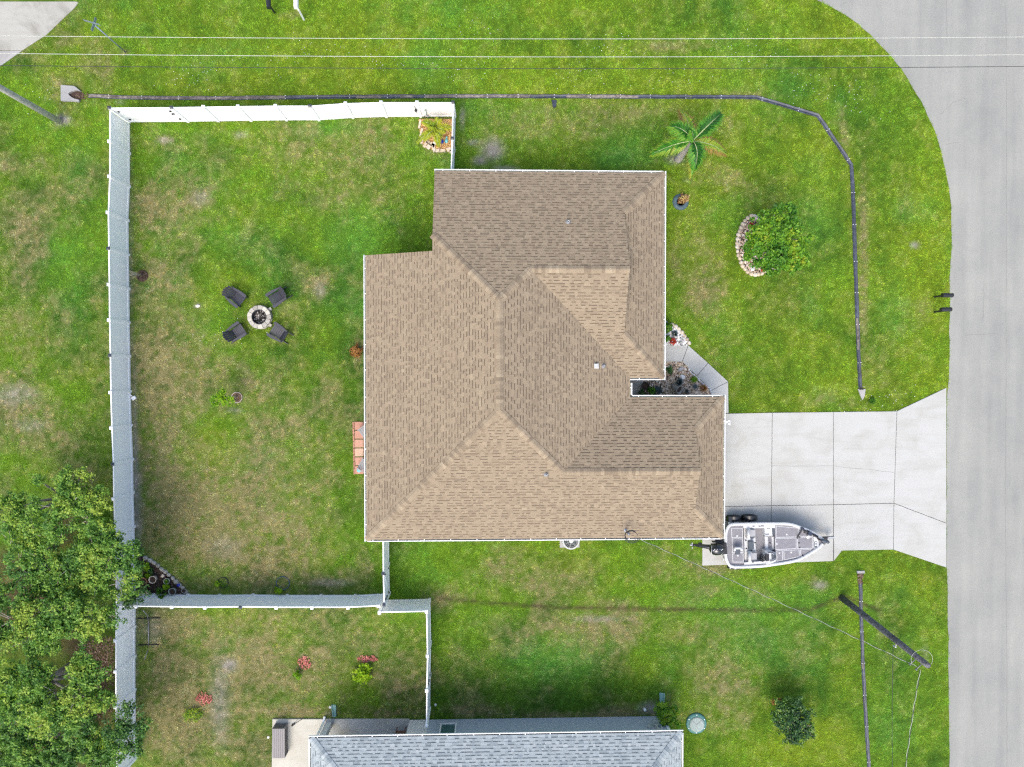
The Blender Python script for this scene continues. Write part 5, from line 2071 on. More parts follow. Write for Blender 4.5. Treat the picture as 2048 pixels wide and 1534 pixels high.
# ================================================================== THINGS BESIDE THE HOUSES
q = P(1139, 1079, .0)
ac = thing('air_conditioner', 'round-topped grey air conditioner condenser under the south eave', 'air conditioner', Vector((q.x, -8.35, 0)))
qx, qy = q.x, P(1139, 1082, .75).y
mb = MB()
mb.box((qx, qy - .02, .03), (1.0, .95, .10))
obj('pad', mb, M['culvert'], ac)
mb = MB()
mb.lathe([(.44, .08), (.45, .12), (.45, .68), (.43, .74), (.36, .76), (.35, .70), (.34, .55)], (qx, qy, 0), 28)
obj('cabinet', mb, M['acgrey'], ac, True)
mb = MB()
mb.lathe([(.345, .565), (.34, .57), (.0, .57)], (qx, qy, 0), 28)
for k in range(3):
    a = k * 2.094 + .4
    mb.box((qx + .17 * math.cos(a), qy + .17 * math.sin(a), .61), (.26, .14, .02), a)
obj('fan', mb, M['fan'], ac)
mb = MB()
mb.lathe([(.0, .80), (.10, .79), (.12, .74)], (qx, qy, 0), 16)
for k in range(7):
    a = k * 2 * math.pi / 7
    mb.bar((qx + .1 * math.cos(a), qy + .1 * math.sin(a), .77), (qx + .37 * math.cos(a), qy + .37 * math.sin(a), .75), .012, .012)
for r in (.2, .28):
    mb.tube([(qx + r * math.cos(a), qy + r * math.sin(a), .765) for a in np.linspace(0, 2 * math.pi, 25)], .006, 4)
obj('fan_guard', mb, M['acgrey'], ac)

pv = thing('paver_path', 'short row of pink square pavers beside the west eave', 'pavers', P(716, 895))
tag(pv)
yy = 843
for k in range(6):
    x = 709.5 + (k > 3) * 1.0 + rng.uniform(-.4, .4)
    hh_ = 17.2
    q0, q1 = P(x, yy + .6), P(x + 17, yy + hh_ - .9)
    mb = MB()
    mb.box(((q0.x + q1.x) / 2, (q0.y + q1.y) / 2, .015), (abs(q1.x - q0.x), abs(q1.y - q0.y), .05), rng.uniform(-.03, .03), tone=(.35, .45, .6, .95, .6, .5)[k])
    obj('paver', mb, M['brick'], pv)
    q0, q1 = P(x + 17.8, yy + .6), P(x + 34, yy + hh_ - .9)
    mb = MB()
    mb.box(((q0.x + q1.x) / 2, (q0.y + q1.y) / 2, .015), (abs(q1.x - q0.x), abs(q1.y - q0.y), .05), rng.uniform(-.03, .03), tone=rng.uniform(.3, .7))
    obj('paver', mb, M['brick'], pv)
    yy += 17.7
mb = MB()
for k in range(8):
    x, y = (708, 846 + k * 13.5)
    q0, q1 = P(706.8 + k * .3, 844 + k * 13.2), P(707.0 + k * .3, 856 + k * 13.2)
    mb.bar(Vector((q0.x, q0.y, .03)), Vector((q1.x, q1.y, .03)), .07, .07, tone=rng.uniform(0, .4))
    m_ = mb
obj('border', mb, M['brick'], pv)


def patio_chair(label, px, py, rz):
    q = P(px, py)
    t = thing('patio_chair', label, 'chair', (q.x, q.y, .04), rz)
    for k in range(5):
        m = MB()
        m.box((-.2 + k * .1, 0, .42), (.085, .5, .02))
        obj('seat_slat', m, M['acdull'], t)
    m = MB()
    for k in range(5):
        m.bar((-.24, -.2 + k * .1, .44), (-.34, -.2 + k * .1, .95), .08, .02, up=(0, 1, 0))
    obj('backrest', m, M['acdull'], t)
    for a, b in ((-.22, -.24), (.22, -.24), (-.22, .24), (.22, .24)):
        m = MB()
        m.box((a, b, .21), (.035, .035, .42))
        obj('leg', m, M['acdull'], t)
    for s in (-1, 1):
        m = MB()
        m.box((0, s * .27, .62), (.5, .05, .03))
        m.box((.22, s * .27, .42), (.03, .03, .4))
        obj('armrest', m, M['acdull'], t)
    return t


patio_chair('grey metal patio chair half under the west eave, at the single-brick end of the pavers', 734, 862, R_(215))
patio_chair('grey metal patio chair half under the west eave, next to a small green pot', 732, 928, R_(150))
mb = MB()
q = P(719, 940)
mb.lathe([(.06, .04), (.09, .16), (.1, .18), (.08, .18)], q, 12)
tag(obj('flower_pot', mb, M['tealglaze'], smooth=True, origin=q), 'small pale green pot on the pink pavers by the west eave', 'pot')

# deck box on the patio
pa, pb = P(544, 1458, .70), P(569.5, 1516.5, .70)
dbx = thing('deck_box', 'taupe plank-lidded storage deck box on the cream patio', 'storage box', Vector(((pa.x + pb.x) / 2, (pa.y + pb.y) / 2, .09)))
cx_, cy_, sx_, sy_ = (pa.x + pb.x) / 2, (pa.y + pb.y) / 2, abs(pb.x - pa.x), abs(pb.y - pa.y)
mb = MB()
mb.box((cx_, cy_, .36), (sx_ - .05, sy_ - .05, .54))
obj('body', mb, M['deckdark'], dbx)
for k in range(6):
    mb = MB()
    w = sx_ / 6
    mb.box((cx_ - sx_ / 2 + w * (k + .5), cy_, .665), (w - .008, sy_, .05))
    obj('lid_plank', mb, M['deckbox'], dbx)
mb = MB()
for s in (-1, 1):
    for t in (-1, 1):
        mb.box((cx_ + s * (sx_ / 2 - .03), cy_ + t * (sy_ / 2 - .03), .36), (.07, .07, .54))
obj('corner_post', mb, M['deckbox'], dbx)
mb = MB()
a, b = P(584, 1451, .12), P(606, 1437, .35)
mb.tube([a, a.lerp(b, .25)], [.05, .03], 8)
mb.tube([a.lerp(b, .2), b], .016, 6)
tag(obj('garden_torch', mb, M['blackm'], smooth=True, origin=a), 'black stick torch lying on the patio near the deck box', 'torch')

# hammock stand
hsd = thing('hammock_stand', 'thin dark metal hammock stand on dry grass by the white fence', 'hammock stand', P(297, 1262))
mb = MB()
mb.tube([P(297, 1238, .06), P(297, 1290, .06)], .03, 8)
obj('spine', mb, M['dullsteel'], hsd, True)
for y, xa, xb in ((1237, 275, 321), (1290, 277, 318)):
    mb = MB()
    mb.tube([P(xa, y, .04), P(xb, y - 1, .04)], .028, 8)
    obj('foot', mb, M['blackm'], hsd, True)
mb = MB()
mb.tube([P(297, 1240, .06), P(294, 1229, .5), P(286, 1221, 1.0)], .024, 8)
obj('arm', mb, M['dullsteel'], hsd, True)
mb = MB()
mb.tube([P(297, 1288, .06), P(295, 1302, .5), P(289, 1318, 1.0)], .024, 8)
obj('arm', mb, M['dullsteel'], hsd, True)

# septic lid
q = P(1392, 1446)
lid = thing('septic_lid', 'round green septic tank lid with white bolts beside the corner shrub', 'lid', q)
mb = MB()
mb.lathe([(.54, -.02), (.53, .06), (.50, .09), (.40, .10), (.0, .105)], q, 36)
obj('rim', mb, M['lidgreen'], lid, True)
mb = MB()
mb.lathe([(.39, .09), (.385, .125), (.30, .13), (.0, .135)], q + Vector((.02, -.03, 0)), 30)
pan = obj('cover', mb, M['lidpale'], lid, True)
mb = MB()
mb.bar(q + Vector((-.22, .16, .135)), q + Vector((.0, -.02, .14)), .025, .015)
mb.bar(q + Vector((.0, -.02, .14)), q + Vector((.24, .20, .135)), .025, .015)
obj('handle_slot', mb, M['dullsteel'], pan)
for k in range(6):
    a = k * math.pi / 3 + .5
    mb = MB()
    mb.lathe([(.025, .09), (.025, .11)], q + Vector((.46 * math.cos(a), .46 * math.sin(a), 0)), 8)
    obj('bolt', mb, M['white'], lid)


def splash_block(label, pts):
    c = P(sum(p[0] for p in pts) / 4, sum(p[1] for p in pts) / 4)
    W4 = [P(x, y).to_2d() for x, y in pts]
    t = thing('splash_block', label, 'splash block', c)
    mb = MB()
    mb.prism(W4, -.02, .035)
    obj('tray', mb, M['splash'], t)
    for i, j in ((0, 3), (1, 2), (2, 3)):
        mb = MB()
        a, b = W4[i], W4[j]
        mb.bar((a.x, a.y, .045), (b.x, b.y, .045), .04, .06)
        obj('rim', mb, M['splash'], t)


splash_block('green splash block under the lanai column downspout', [(664, 1409), (671.5, 1409), (672, 1432), (666, 1432)])
splash_block('green splash block beside the round shrub at the grey house corner', [(1319, 1385), (1328.5, 1386), (1327, 1404), (1320, 1404)])
mb = MB()
q = P(1288.5, 1417)
mb.lathe([(.07, .0), (.07, .2), (.04, .24)], q, 12)
tag(obj('garden_light', mb, M['white'], smooth=True, origin=q), 'small white capped light in the mulch by the grey house wall', 'light')
for px, py, lab in ((537, 1474, 'white pipe cap in the grass beside the deck box'), (660.5, 1414, 'white pipe cap next to the downspout splash block'), (871, 1409, 'white pipe cap in bare soil beside the jogging white fence'),
                    (1052, 1449, 'white fitting on the grey house wall foot')):
    q = P(px, py)
    mb = MB()
    mb.lathe([(.06, -.02), (.06, .05), (.035, .055), (.03, .03)], q, 12)
    if px == 1052:
        continue
    tag(obj('pipe_cap', mb, M['white'], smooth=True, origin=q), lab, 'pipe cap')
q = P(267, 794)
sp = thing('sprinkler_box', 'small white valve box lying at the foot of the back yard fence', 'box', q)
mb = MB()
mb.box((q.x + .05, q.y - .05, .05), (.2, .16, .12), R_(35))
obj('box', mb, M['white'], sp)
mb = MB()
mb.tube([(q.x + .02, q.y - .02, .06), (q.x - .12, q.y + .12, .06), (q.x - .16, q.y + .3, .1)], .025, 8)
obj('pipe', mb, M['white'], sp, True)
mb = MB()
q = P(396, 612)
mb.blob(q + Vector((0, 0, .02)), (.12, .09, .06), .9, sub=2)
tag(obj('stone', mb, M['stone'], origin=q), 'single pale stone lying in the back lawn west of the fire pit', 'stone')

# ================================================================== PLANTS


def unit(a):
    return a / (np.linalg.norm(a, axis=-1, keepdims=True) + 1e-9)


def leaf_arrays(cen, per, rad, ln, wd, tone, tj=.12, up=.7, fold=0):
    n = len(cen) * per
    c = np.repeat(np.asarray(cen, float), per, 0)
    t = np.repeat(np.asarray(tone, float), per)
    off = unit(nr.normal(size=(n, 3))) * (nr.random((n, 1)) ** .5) * rad
    off[:, 2] *= .8
    p = c + off
    nrm = unit(nr.normal(size=(n, 3)) + np.array([0, 0, up * 2]))
    d = unit(nr.normal(size=(n, 3)) + off / max(rad, 1e-6) * .8)
    d = unit(d - nrm * (d * nrm).sum(-1, keepdims=True))
    s = np.cross(d, nrm)
    L = ln * nr.uniform(.7, 1.3, (n, 1))
    Wd = wd * nr.uniform(.7, 1.3, (n, 1))
    V_ = np.stack([p - d * L / 2, p + s * Wd / 2 - d * L * .05, p + d * L / 2 - nrm * L * .12, p - s * Wd / 2 - d * L * .05], 1).reshape(-1, 3)
    Fc = np.arange(n * 4).reshape(n, 4)
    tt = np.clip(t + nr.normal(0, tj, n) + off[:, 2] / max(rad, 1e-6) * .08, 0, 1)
    return V_, Fc, tt


def join(parts):
    V_, F_, T_ = [], [], []
    o = 0
    for v, f, t in parts:
        V_.append(v)
        F_.append(f + o)
        T_.append(t)
        o += len(v)
    return np.concatenate(V_), np.concatenate(F_), np.concatenate(T_)


def plant_tree(name, label, cat, base, lobes, mat, dens=9.0, per=22, srad=.19, ln=.125, wd=.07, tone0=.45, trunk_r=.12, group=None, zs=.62, bark='bark', twigs=True, tj=.075, edge=.18, lobetj=.06, thr=.36, cv=.5):
    base = Vector(base)
    t = thing(name, label, cat, base, group=group)
    parts = []
    mb = MB()
    mt = MB()
    zc = sum(c.z for c, r in lobes) / len(lobes)
    fork = base + Vector((0, 0, zc * .38))
    mb.tube([base - Vector((0, 0, .08)), base + Vector((.02, .03, zc * .2)), fork], [trunk_r * 1.25, trunk_r, trunk_r * .85], 9)
    for c, r in lobes:
        c = Vector(c)
        m1 = fork.lerp(c, .5) + Vector((rng.uniform(-.15, .15), rng.uniform(-.15, .15), .1))
        mb.tube([fork - Vector((0, 0, .1)), m1, c], [trunk_r * .7, trunk_r * .42, trunk_r * .18], 7)
        area = 4 * r * r
        n = max(6, int(area * dens))
        u = unit(nr.normal(size=(n, 3)))
        u[:, 2] = np.where(u[:, 2] < -.35, -u[:, 2], u[:, 2])
        rad = r * (nr.uniform(.35, 1.06, (n, 1)))
        pts_ = np.array(c) + u * rad * np.array([1, 1, zs])
        # break the outline with noise so the lobe is not a ball
        nz = fbm(pts_[:, 0] + 50, pts_[:, 1] + pts_[:, 2] + 50, 1.15, 33, 3)
        keep = nz > (thr if r > .6 else thr - .1)
        pts_ = pts_[keep]
        if not len(pts_):
            continue
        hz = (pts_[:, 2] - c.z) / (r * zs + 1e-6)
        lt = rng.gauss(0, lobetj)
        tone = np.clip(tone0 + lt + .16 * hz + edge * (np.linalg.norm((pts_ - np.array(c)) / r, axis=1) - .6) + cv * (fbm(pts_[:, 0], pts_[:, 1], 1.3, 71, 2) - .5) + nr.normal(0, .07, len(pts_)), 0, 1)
        parts.append(leaf_arrays(pts_, per, srad, ln, wd, tone, tj))
        if twigs:
            for k in range(0, len(pts_), 6):
                q = Vector(pts_[k])
                s = c.lerp(q, .25)
                mt.tube([s, s.lerp(q, .5) + Vector((rng.uniform(-.08, .08), rng.uniform(-.08, .08), rng.uniform(0, .08))), q], [.022, .014, .006], 4, cap=False)
    obj('trunk', mb, M[bark], t, True)
    if mt.f:
        o = obj('twigs', mt, M['twig'], t, True)
        o['kind'] = 'stuff'
    V_, F_, T_ = join(parts)
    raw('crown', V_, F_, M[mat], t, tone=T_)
    return t


def lob(L, zdef):
    return [(P(x, y, (z if z else zdef)), r * .0225) for x, y, r, z in [(q + (None,))[:4] for q in L]]


G_T = 'trees along the white back yard fence'
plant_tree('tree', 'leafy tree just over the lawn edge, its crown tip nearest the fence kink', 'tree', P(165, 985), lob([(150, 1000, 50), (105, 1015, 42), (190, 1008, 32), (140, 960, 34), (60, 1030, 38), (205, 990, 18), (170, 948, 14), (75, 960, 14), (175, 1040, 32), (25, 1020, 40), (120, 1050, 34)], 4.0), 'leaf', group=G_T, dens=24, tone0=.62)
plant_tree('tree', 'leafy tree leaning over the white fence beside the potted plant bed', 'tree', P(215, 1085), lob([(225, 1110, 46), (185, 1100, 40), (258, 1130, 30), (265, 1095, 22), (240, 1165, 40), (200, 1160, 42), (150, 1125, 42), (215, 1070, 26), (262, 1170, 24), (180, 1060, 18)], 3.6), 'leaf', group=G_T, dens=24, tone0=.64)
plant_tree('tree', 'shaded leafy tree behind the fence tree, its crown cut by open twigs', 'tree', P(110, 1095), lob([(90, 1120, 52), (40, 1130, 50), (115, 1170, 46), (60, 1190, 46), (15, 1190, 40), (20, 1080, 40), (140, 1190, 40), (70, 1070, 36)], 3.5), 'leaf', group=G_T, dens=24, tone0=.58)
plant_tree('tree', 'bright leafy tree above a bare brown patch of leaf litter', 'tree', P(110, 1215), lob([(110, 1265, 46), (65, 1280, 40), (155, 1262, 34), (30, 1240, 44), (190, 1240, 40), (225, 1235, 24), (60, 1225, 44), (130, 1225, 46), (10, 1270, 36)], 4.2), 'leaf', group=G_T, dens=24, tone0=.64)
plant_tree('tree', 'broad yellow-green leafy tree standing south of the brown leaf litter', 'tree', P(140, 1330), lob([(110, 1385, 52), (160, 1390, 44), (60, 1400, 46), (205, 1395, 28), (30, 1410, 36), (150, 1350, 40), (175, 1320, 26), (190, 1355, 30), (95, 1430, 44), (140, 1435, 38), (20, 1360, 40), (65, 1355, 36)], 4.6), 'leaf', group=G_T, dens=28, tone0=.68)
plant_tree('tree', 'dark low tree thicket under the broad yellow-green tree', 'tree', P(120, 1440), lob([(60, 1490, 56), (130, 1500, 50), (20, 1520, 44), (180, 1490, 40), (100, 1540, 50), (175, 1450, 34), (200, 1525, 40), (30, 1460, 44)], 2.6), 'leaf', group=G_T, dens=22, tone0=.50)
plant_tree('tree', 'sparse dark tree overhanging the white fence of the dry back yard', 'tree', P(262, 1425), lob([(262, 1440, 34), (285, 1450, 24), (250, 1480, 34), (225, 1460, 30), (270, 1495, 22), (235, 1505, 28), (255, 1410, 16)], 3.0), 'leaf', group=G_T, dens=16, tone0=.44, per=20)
plant_tree('tree', 'glossy broadleaf young tree in the potted plant bed corner', 'tree', P(285, 1190), lob([(275, 1190, 20), (262, 1198, 18), (290, 1182, 14), (255, 1208, 10)], 2.4), 'leaf_d', dens=14, per=18, ln=.14, wd=.06, tone0=.45, trunk_r=.05)

tb = plant_tree('tree', 'bright green broadleaf tree growing from the oval stone bed', 'tree', P(1520, 490), lob([(1550, 480, 38), (1585, 455, 26), (1590, 500, 28), (1530, 450, 30), (1520, 505, 34), (1555, 520, 32), (1585, 530, 22), (1510, 475, 26), (1610, 480, 14), (1580, 425, 18), (1560, 420, 14), (1498, 505, 18), (1605, 520, 16), (1540, 535, 16)], 2.5), 'leaf_b', dens=26, per=22, srad=.17, ln=.15, wd=.085, tone0=.53, trunk_r=.07, edge=.35, thr=.0, cv=.5)
plant_tree('shrub', 'round dense green shrub at the corner of the grey stucco wall', 'shrub', P(1333, 1432), lob([(1335, 1425, 24), (1325, 1415, 18), (1345, 1440, 20), (1350, 1425, 14), (1330, 1440, 18), (1322, 1430, 14), (1352, 1450, 10)], .9), 'leaf_b', dens=26, per=22, srad=.12, ln=.10, wd=.06, tone0=.58, trunk_r=.04, zs=.7, twigs=False, thr=.0)
plant_tree('shrub', 'dark green shrub with a pink flower head in the lawn near the liner', 'shrub', P(1578, 1430), lob([(1585, 1437, 34), (1568, 1424, 27), (1604, 1452, 28), (1580, 1464, 26), (1558, 1442, 20), (1610, 1432, 20), (1590, 1408, 22), (1618, 1464, 15), (1560, 1410, 16), (1600, 1474, 16)], 1.3), 'leaf_d', dens=26, per=20, srad=.14, ln=.12, wd=.06, tone0=.42, trunk_r=.05, tj=.2, edge=.3, thr=.2)
# pink flower heads on it
mb = MB()
for x, y in ((1545, 1402), (1559, 1400), (1549, 1406)):
    c = P(x, y, 1.0)
    for k in range(14):
        mb.blob(c + Vector((rng.uniform(-.09, .09), rng.uniform(-.09, .09), rng.uniform(-.03, .05))), .03, rng.random())
shr = [o for o in COL.objects if o.get('label', '').startswith('dark green shrub with')][0]
obj('flower_head', mb, M['leaf_o'], shr)


def bush(label, px, py, r_px, h, mat, name='shrub', cat='shrub', per=14, ln=.10, wd=.05, tone0=.5, n=26, tj=.15, up=.7, group=None):
    b = P(px, py)
    t = thing(name, label, cat, b, group=group)
    r = r_px * .0245
    u = unit(nr.normal(size=(n, 3)))
    u[:, 2] = np.abs(u[:, 2])
    pts_ = np.array(b) + u * r * nr.uniform(.3, 1, (n, 1)) * np.array([1, 1, 0]) + np.array([0, 0, 1]) * (h * (.35 + .65 * u[:, 2:3] * nr.uniform(.6, 1, (n, 1))))
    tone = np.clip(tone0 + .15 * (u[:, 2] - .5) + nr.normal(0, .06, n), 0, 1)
    V_, F_, T_ = leaf_arrays(pts_, per, max(.05, r * .28), ln, wd, tone, tj, up)
    mb = MB()
    for k in range(0, n, 3):
        mb.tube([b - Vector((0, 0, .03)), Vector(pts_[k])], [.012, .006], 4, cap=False)
    obj('stem', mb, M['twig'], t)
    raw('foliage', V_, F_, M[mat], t, tone=T_)
    return t


def spiky(label, px, py, r_px, h, mat, n=22, name='bromeliad', cat='plant', wd=.07, tone0=.5, z0=0.0):
    """rosette of strap leaves"""
    b = P(px, py, z0)
    t = thing(name, label, cat, b)
    r = r_px * .0245
    V_, T_ = [], []
    for k in range(n):
        a = 2 * math.pi * k / n * 2.4 + rng.uniform(-.2, .2)
        el = rng.uniform(.15, 1.1)
        d = Vector((math.cos(a), math.sin(a), 0))
        s = Vector((-d.y, d.x, 0)) * wd / 2
        L = r * (.55 + .45 * rng.random())
        q = [b + d * .02 + Vector((0, 0, .03)), b + d * L * .55 + Vector((0, 0, h * (.4 + .5 * el * .6))), b + d * L + Vector((0, 0, h * (.25 + .45 * el * .6)))]
        V_ += [q[0] - s * .6, q[0] + s * .6, q[1] + s, q[1] - s, q[1] - s, q[1] + s, q[2] + s * .15, q[2] - s * .15]
        T_ += [min(1, max(0, tone0 + rng.gauss(0, .18)))] * 2
    raw('leaf_rosette', np.array([tuple(v) for v in V_]), np.arange(len(V_)).reshape(-1, 4), M[mat], t, tone=T_)
    return t


# ------------------------------------------------------------------ palms
def frond(parent, c, tip, sag, tone, mat, llen=.38, n=84, wdt=.030, rach=.018, rachm='rachis', fluffy=1.0):
    c, tip = Vector(c), Vector(tip)
    pts_ = []
    for i in range(13):
        t = i / 12
        p = c.lerp(tip, t) + Vector((0, 0, sag * 4 * t * (1 - t)))
        pts_.append(p)
    mb = MB()
    mb.tube(pts_, [rach * (1.2 - t / 12) + .004 for t in range(13)], 5)
    V_, T_ = [], []
    for i in range(n):
        t = .10 + .90 * i / (n - 1)
        k = min(11, int(t * 12))
        f = t * 12 - k
        p = pts_[k].lerp(pts_[k + 1], f)
        d = (pts_[k + 1] - pts_[k]).normalized()
        s = d.cross(Vector((0, 0, 1))).normalized()
        u = s.cross(d)
        prof = min(1, (t - .04) * 5) * (1 - .45 * max(0, t - .6) / .4)
        for sg in (-1, 1):
            for rep_ in range(2):
                roll = rng.uniform(-.9, .8) * fluffy
                lat = s * sg * math.cos(roll) + u * math.sin(roll) * .8
                dr = (lat * (.95 - .5 * t * t) + d * (.35 + .5 * t)).normalized()
                L = llen * prof * rng.uniform(.75, 1.1)
                w = d.cross(dr).cross(dr).normalized() * wdt / 2
                w = (dr.cross(Vector((0, 0, 1)))).normalized() * wdt / 2
                m_ = p + dr * L * .55
                e = p + dr * L + Vector((0, 0, -L * .28))
                V_ += [p - w * .5, p + w * .5, m_ + w, m_ - w, m_ - w, m_ + w, e + w * .1, e - w * .1]
                tn = tone + rng.gauss(0, .06)
                T_ += [min(1, max(0, tn - .16)), min(1, max(0, tn + .08))]
    fo = obj('frond', mb, M[rachm], parent, True)
    raw('leaflets', np.array([tuple(v) for v in V_]), np.arange(len(V_)).reshape(-1, 4), M[mat], fo, tone=T_)


pb_ = P(1356, 319)
pcn = P(1383, 284, 2.35)
palm = thing('palm_tree', 'small foxtail palm with grey trunk and browning lower fronds on the front lawn', 'palm', pb_)
mb = MB()
mb.tube([pb_ - Vector((0, 0, .06)), pb_ + Vector((0, 0, .1)), pb_.lerp(pcn, .35), pb_.lerp(pcn, .8), pcn], [.20, .185, .165, .12, .09], 14)
obj('trunk', mb, M['palm_bark'], palm, True)
mb = MB()
mb.tube([pb_.lerp(pcn, .78), pcn + Vector((0, 0, .25))], [.115, .06], 10)
obj('crownshaft', mb, M['frond'], palm, True)
for x, y, z, sag, tone, ll in ((1441, 228, 2.6, .45, .42, .36), (1345, 252, 2.7, .35, .50, .36), (1361, 221, 1.4, .35, .88, .30), (1450, 306, 1.3, .35, .86, .34), (1305, 307, 1.4, .4, .60, .34), (1391, 334, 2.0, .5, .42, .36), (1383, 353, 1.0, .5, .72, .30), (1384, 262, 3.3, .1, .45, .22)):
    frond(palm, pcn + Vector((0, 0, .15)), P(x, y, z), sag, tone, 'frond', ll * 1.55)

yp = P(872, 263)
ypc = P(872, 262, .55)
ypalm = thing('palm_shrub', 'yellow-green areca palm growing in orange mulch inside the fence corner', 'palm', yp)
mb = MB()
for k in range(5):
    mb.tube([yp + Vector((rng.uniform(-.05, .05), rng.uniform(-.05, .05), -.05)), ypc + Vector((rng.uniform(-.06, .06), rng.uniform(-.06, .06), 0))], [.03, .02], 6)
obj('stem', mb, M['rachis'], ypalm, True)
for x, y, z, tone in ((846, 243, .9, .5), (858, 248, 1.1, .35), (879, 239, 1.0, .7), (903, 256, .8, .75), (836, 284, .5, .45), (850, 278, .8, .55), (877, 291, .6, .6), (866, 252, 1.3, .3), (882, 272, .9, .4), (889, 262, 1.0, .6)):
    frond(ypalm, ypc, P(x, y, z), .35, tone, 'frond_y', .27, 34, .028, .01)


# ------------------------------------------------------------------ garden beds
def scatter(poly, n, edge=0):
    xs = [p[0] for p in poly]
    ys_ = [p[1] for p in poly]
    out = []
    while len(out) < n:
        a = np.array([rng.uniform(min(xs), max(xs)) for _ in range(400)])
        b = np.array([rng.uniform(min(ys_), max(ys_)) for _ in range(400)])
        k = inside(a, b, poly)
        out += list(zip(a[k], b[k]))
    return out[:n]


def bed(label, poly, base_mat, peb_mat, n, size, border=None, bmat='stone', bsize=(.11, .08, .07), flat=.6, cat='garden bed', name='garden_bed', bz0=.03):
    c = (sum(p[0] for p in poly) / len(poly), sum(p[1] for p in poly) / len(poly))
    t = thing(name, label, cat, P(*c))
    mb = MB()
    mb.prism(px_poly(poly), -.04, .025, tone=.3)
    obj('bed_soil', mb, M[base_mat], t)
    V_, F_, T_ = [], [], []
    mb = MB()
    for x, y in scatter(poly, n):
        s = size * rng.uniform(.6, 1.5)
        mb.blob(P(x, y, .03 + rng.uniform(0, .02)), (s * rng.uniform(.9, 1.6), s, s * flat), min(1, max(0, rng.gauss(.6, .25))), rz=rng.uniform(0, 3.1))
    o = obj('pebbles', mb, M[peb_mat], t, False)
    o['kind'] = 'stuff'
    if border:
        q = [P(x, y) for x, y in border]
        seg = []
        for a, b in zip(q[:-1], q[1:]):
            seg.append((b - a).length)
        tot = sum(seg)
        step = bsize[0] * 1.72
        m = max(2, int(tot / step))
        for k in range(m):
            s = (k + .5) / m * tot
            i = 0
            while i < len(seg) - 1 and s > seg[i]:
                s -= seg[i]
                i += 1
            p = q[i].lerp(q[i + 1], s / seg[i])
            d = q[i + 1] - q[i]
            mb = MB()
            f = rng.uniform(.85, 1.15)
            mb.blob((p.x + rng.uniform(-.02, .02), p.y + rng.uniform(-.02, .02), bz0), (bsize[0] * f, bsize[1] * rng.uniform(.85, 1.2), bsize[2] * rng.uniform(.9, 1.3)), min(1, max(0, rng.gauss(.68, .15))), rz=math.atan2(d.y, d.x) + rng.uniform(-.2, .2), jit=.1, sub=2)
            obj('border_stone', mb, M[bmat], t, True)
    return t


ell = [(1512 + 38 * math.cos(t), 490 + 60 * math.sin(t)) for t in np.linspace(R_(-100), R_(-400), 60)]
BED_TREE = [(1512 + 38 * math.cos(t), 490 + 60 * math.sin(t)) for t in np.linspace(0, 2 * math.pi, 40)[:-1]]
bed('oval bed ringed with tan fieldstones under the bright green tree', BED_TREE, 'mulch', 'pebble', 1500, .035, ell + [ell[0]], bsize=(.115, .10, .085))
bed('corner bed of orange mulch edged with pale stones inside the white fence', BED_NW, 'chips', 'chips', 1500, .03, None, flat=.4)
cb = [o for o in COL.objects if o.get('label', '').startswith('corner bed of orange')][0]
for x, y, w, h, rz, tn in ((840, 249, .10, .42, 80, .75), (843, 266, .10, .42, 76, .8), (845, 282, .12, .34, 72, .7), (851, 290, .14, .3, 62, .65), (858, 294, .2, .26, -38, .8), (865, 291, .26, .18, -35, .72), (868, 299, .15, .26, -70, .8), (876, 302, .24, .14, 12, .75),
                           (885, 302, .3, .13, 5, .68), (898, 300, .22, .2, 20, .72), (902, 304, .14, .16, 0, .6), (869, 288, .16, .3, -42, 1.0), (857, 286, .15, .2, 50, .3)):
    q = P(x, y)
    mb = MB()
    mb.box((q.x, q.y, .05), (h if abs(rz) > 60 and h > w else w, w if abs(rz) > 60 and h > w else h, .13), R_(rz if abs(rz) < 60 else rz), tone=tn)
    obj('edging_stone', mb, M['stone'], cb)
bed('front bed of white rocks edged with round tan stones by the front walk', BED_F1, 'mulch', 'wstone', 380, .05, [(1340, 647), (1351, 652), (1361, 661), (1369, 671), (1375, 680), (1379, 690)], bsize=(.12, .10, .09))
bed('front bed of tan river pebbles between the walkway and garage eave', BED_F2, 'mulch', 'pebble', 3400, .032, [(1376, 738), (1390, 752), (1400, 762), (1412, 771), (1421, 781), (1423, 790)], bmat='wstone', bsize=(.07, .05, .05))
bed('cluttered corner bed of dark mulch with broken concrete edging by the fences', BED_SW, 'mulch', 'mulch', 700, .04, [(287, 1114), (298, 1118), (308, 1125), (318, 1133), (328, 1141), (337, 1149), (346, 1156), (355, 1164), (364, 1172), (371, 1182), (375, 1188)], bmat='edgestone', bsize=(.13, .11, .09))

# inside the oval bed
spiky('red bromeliad rosette in the oval stone bed', 1500, 451, 7, .35, 'leaf_r', wd=.09, tone0=.45)
bush('orange-red flowering plant in the oval stone bed', 1523, 540, 5, .25, 'leaf_r', n=12, ln=.08, name='flowering_plant', cat='plant', tone0=.6)
bush('small lime plant beside the orange one in the oval stone bed', 1531, 537, 5, .25, 'leaf_l', n=12, ln=.08, name='garden_plant', cat='plant', tone0=.5)
mb = MB()
q = P(1504, 537)
mb.blob(q + Vector((0, 0, .06)), (.10, .16, .12), .95, sub=2)
tag(obj('rock', mb, M['wstone'], origin=q), 'upright pale rock in the south end of the oval stone bed', 'rock')
mb = MB()
q = P(1538, 527)
mb.blob(q + Vector((0, 0, .05)), (.11, .13, .1), 1, sub=2)
tag(obj('rock', mb, M['wstone'], origin=q), 'white rock at the driveway-side edge of the oval stone bed', 'rock')

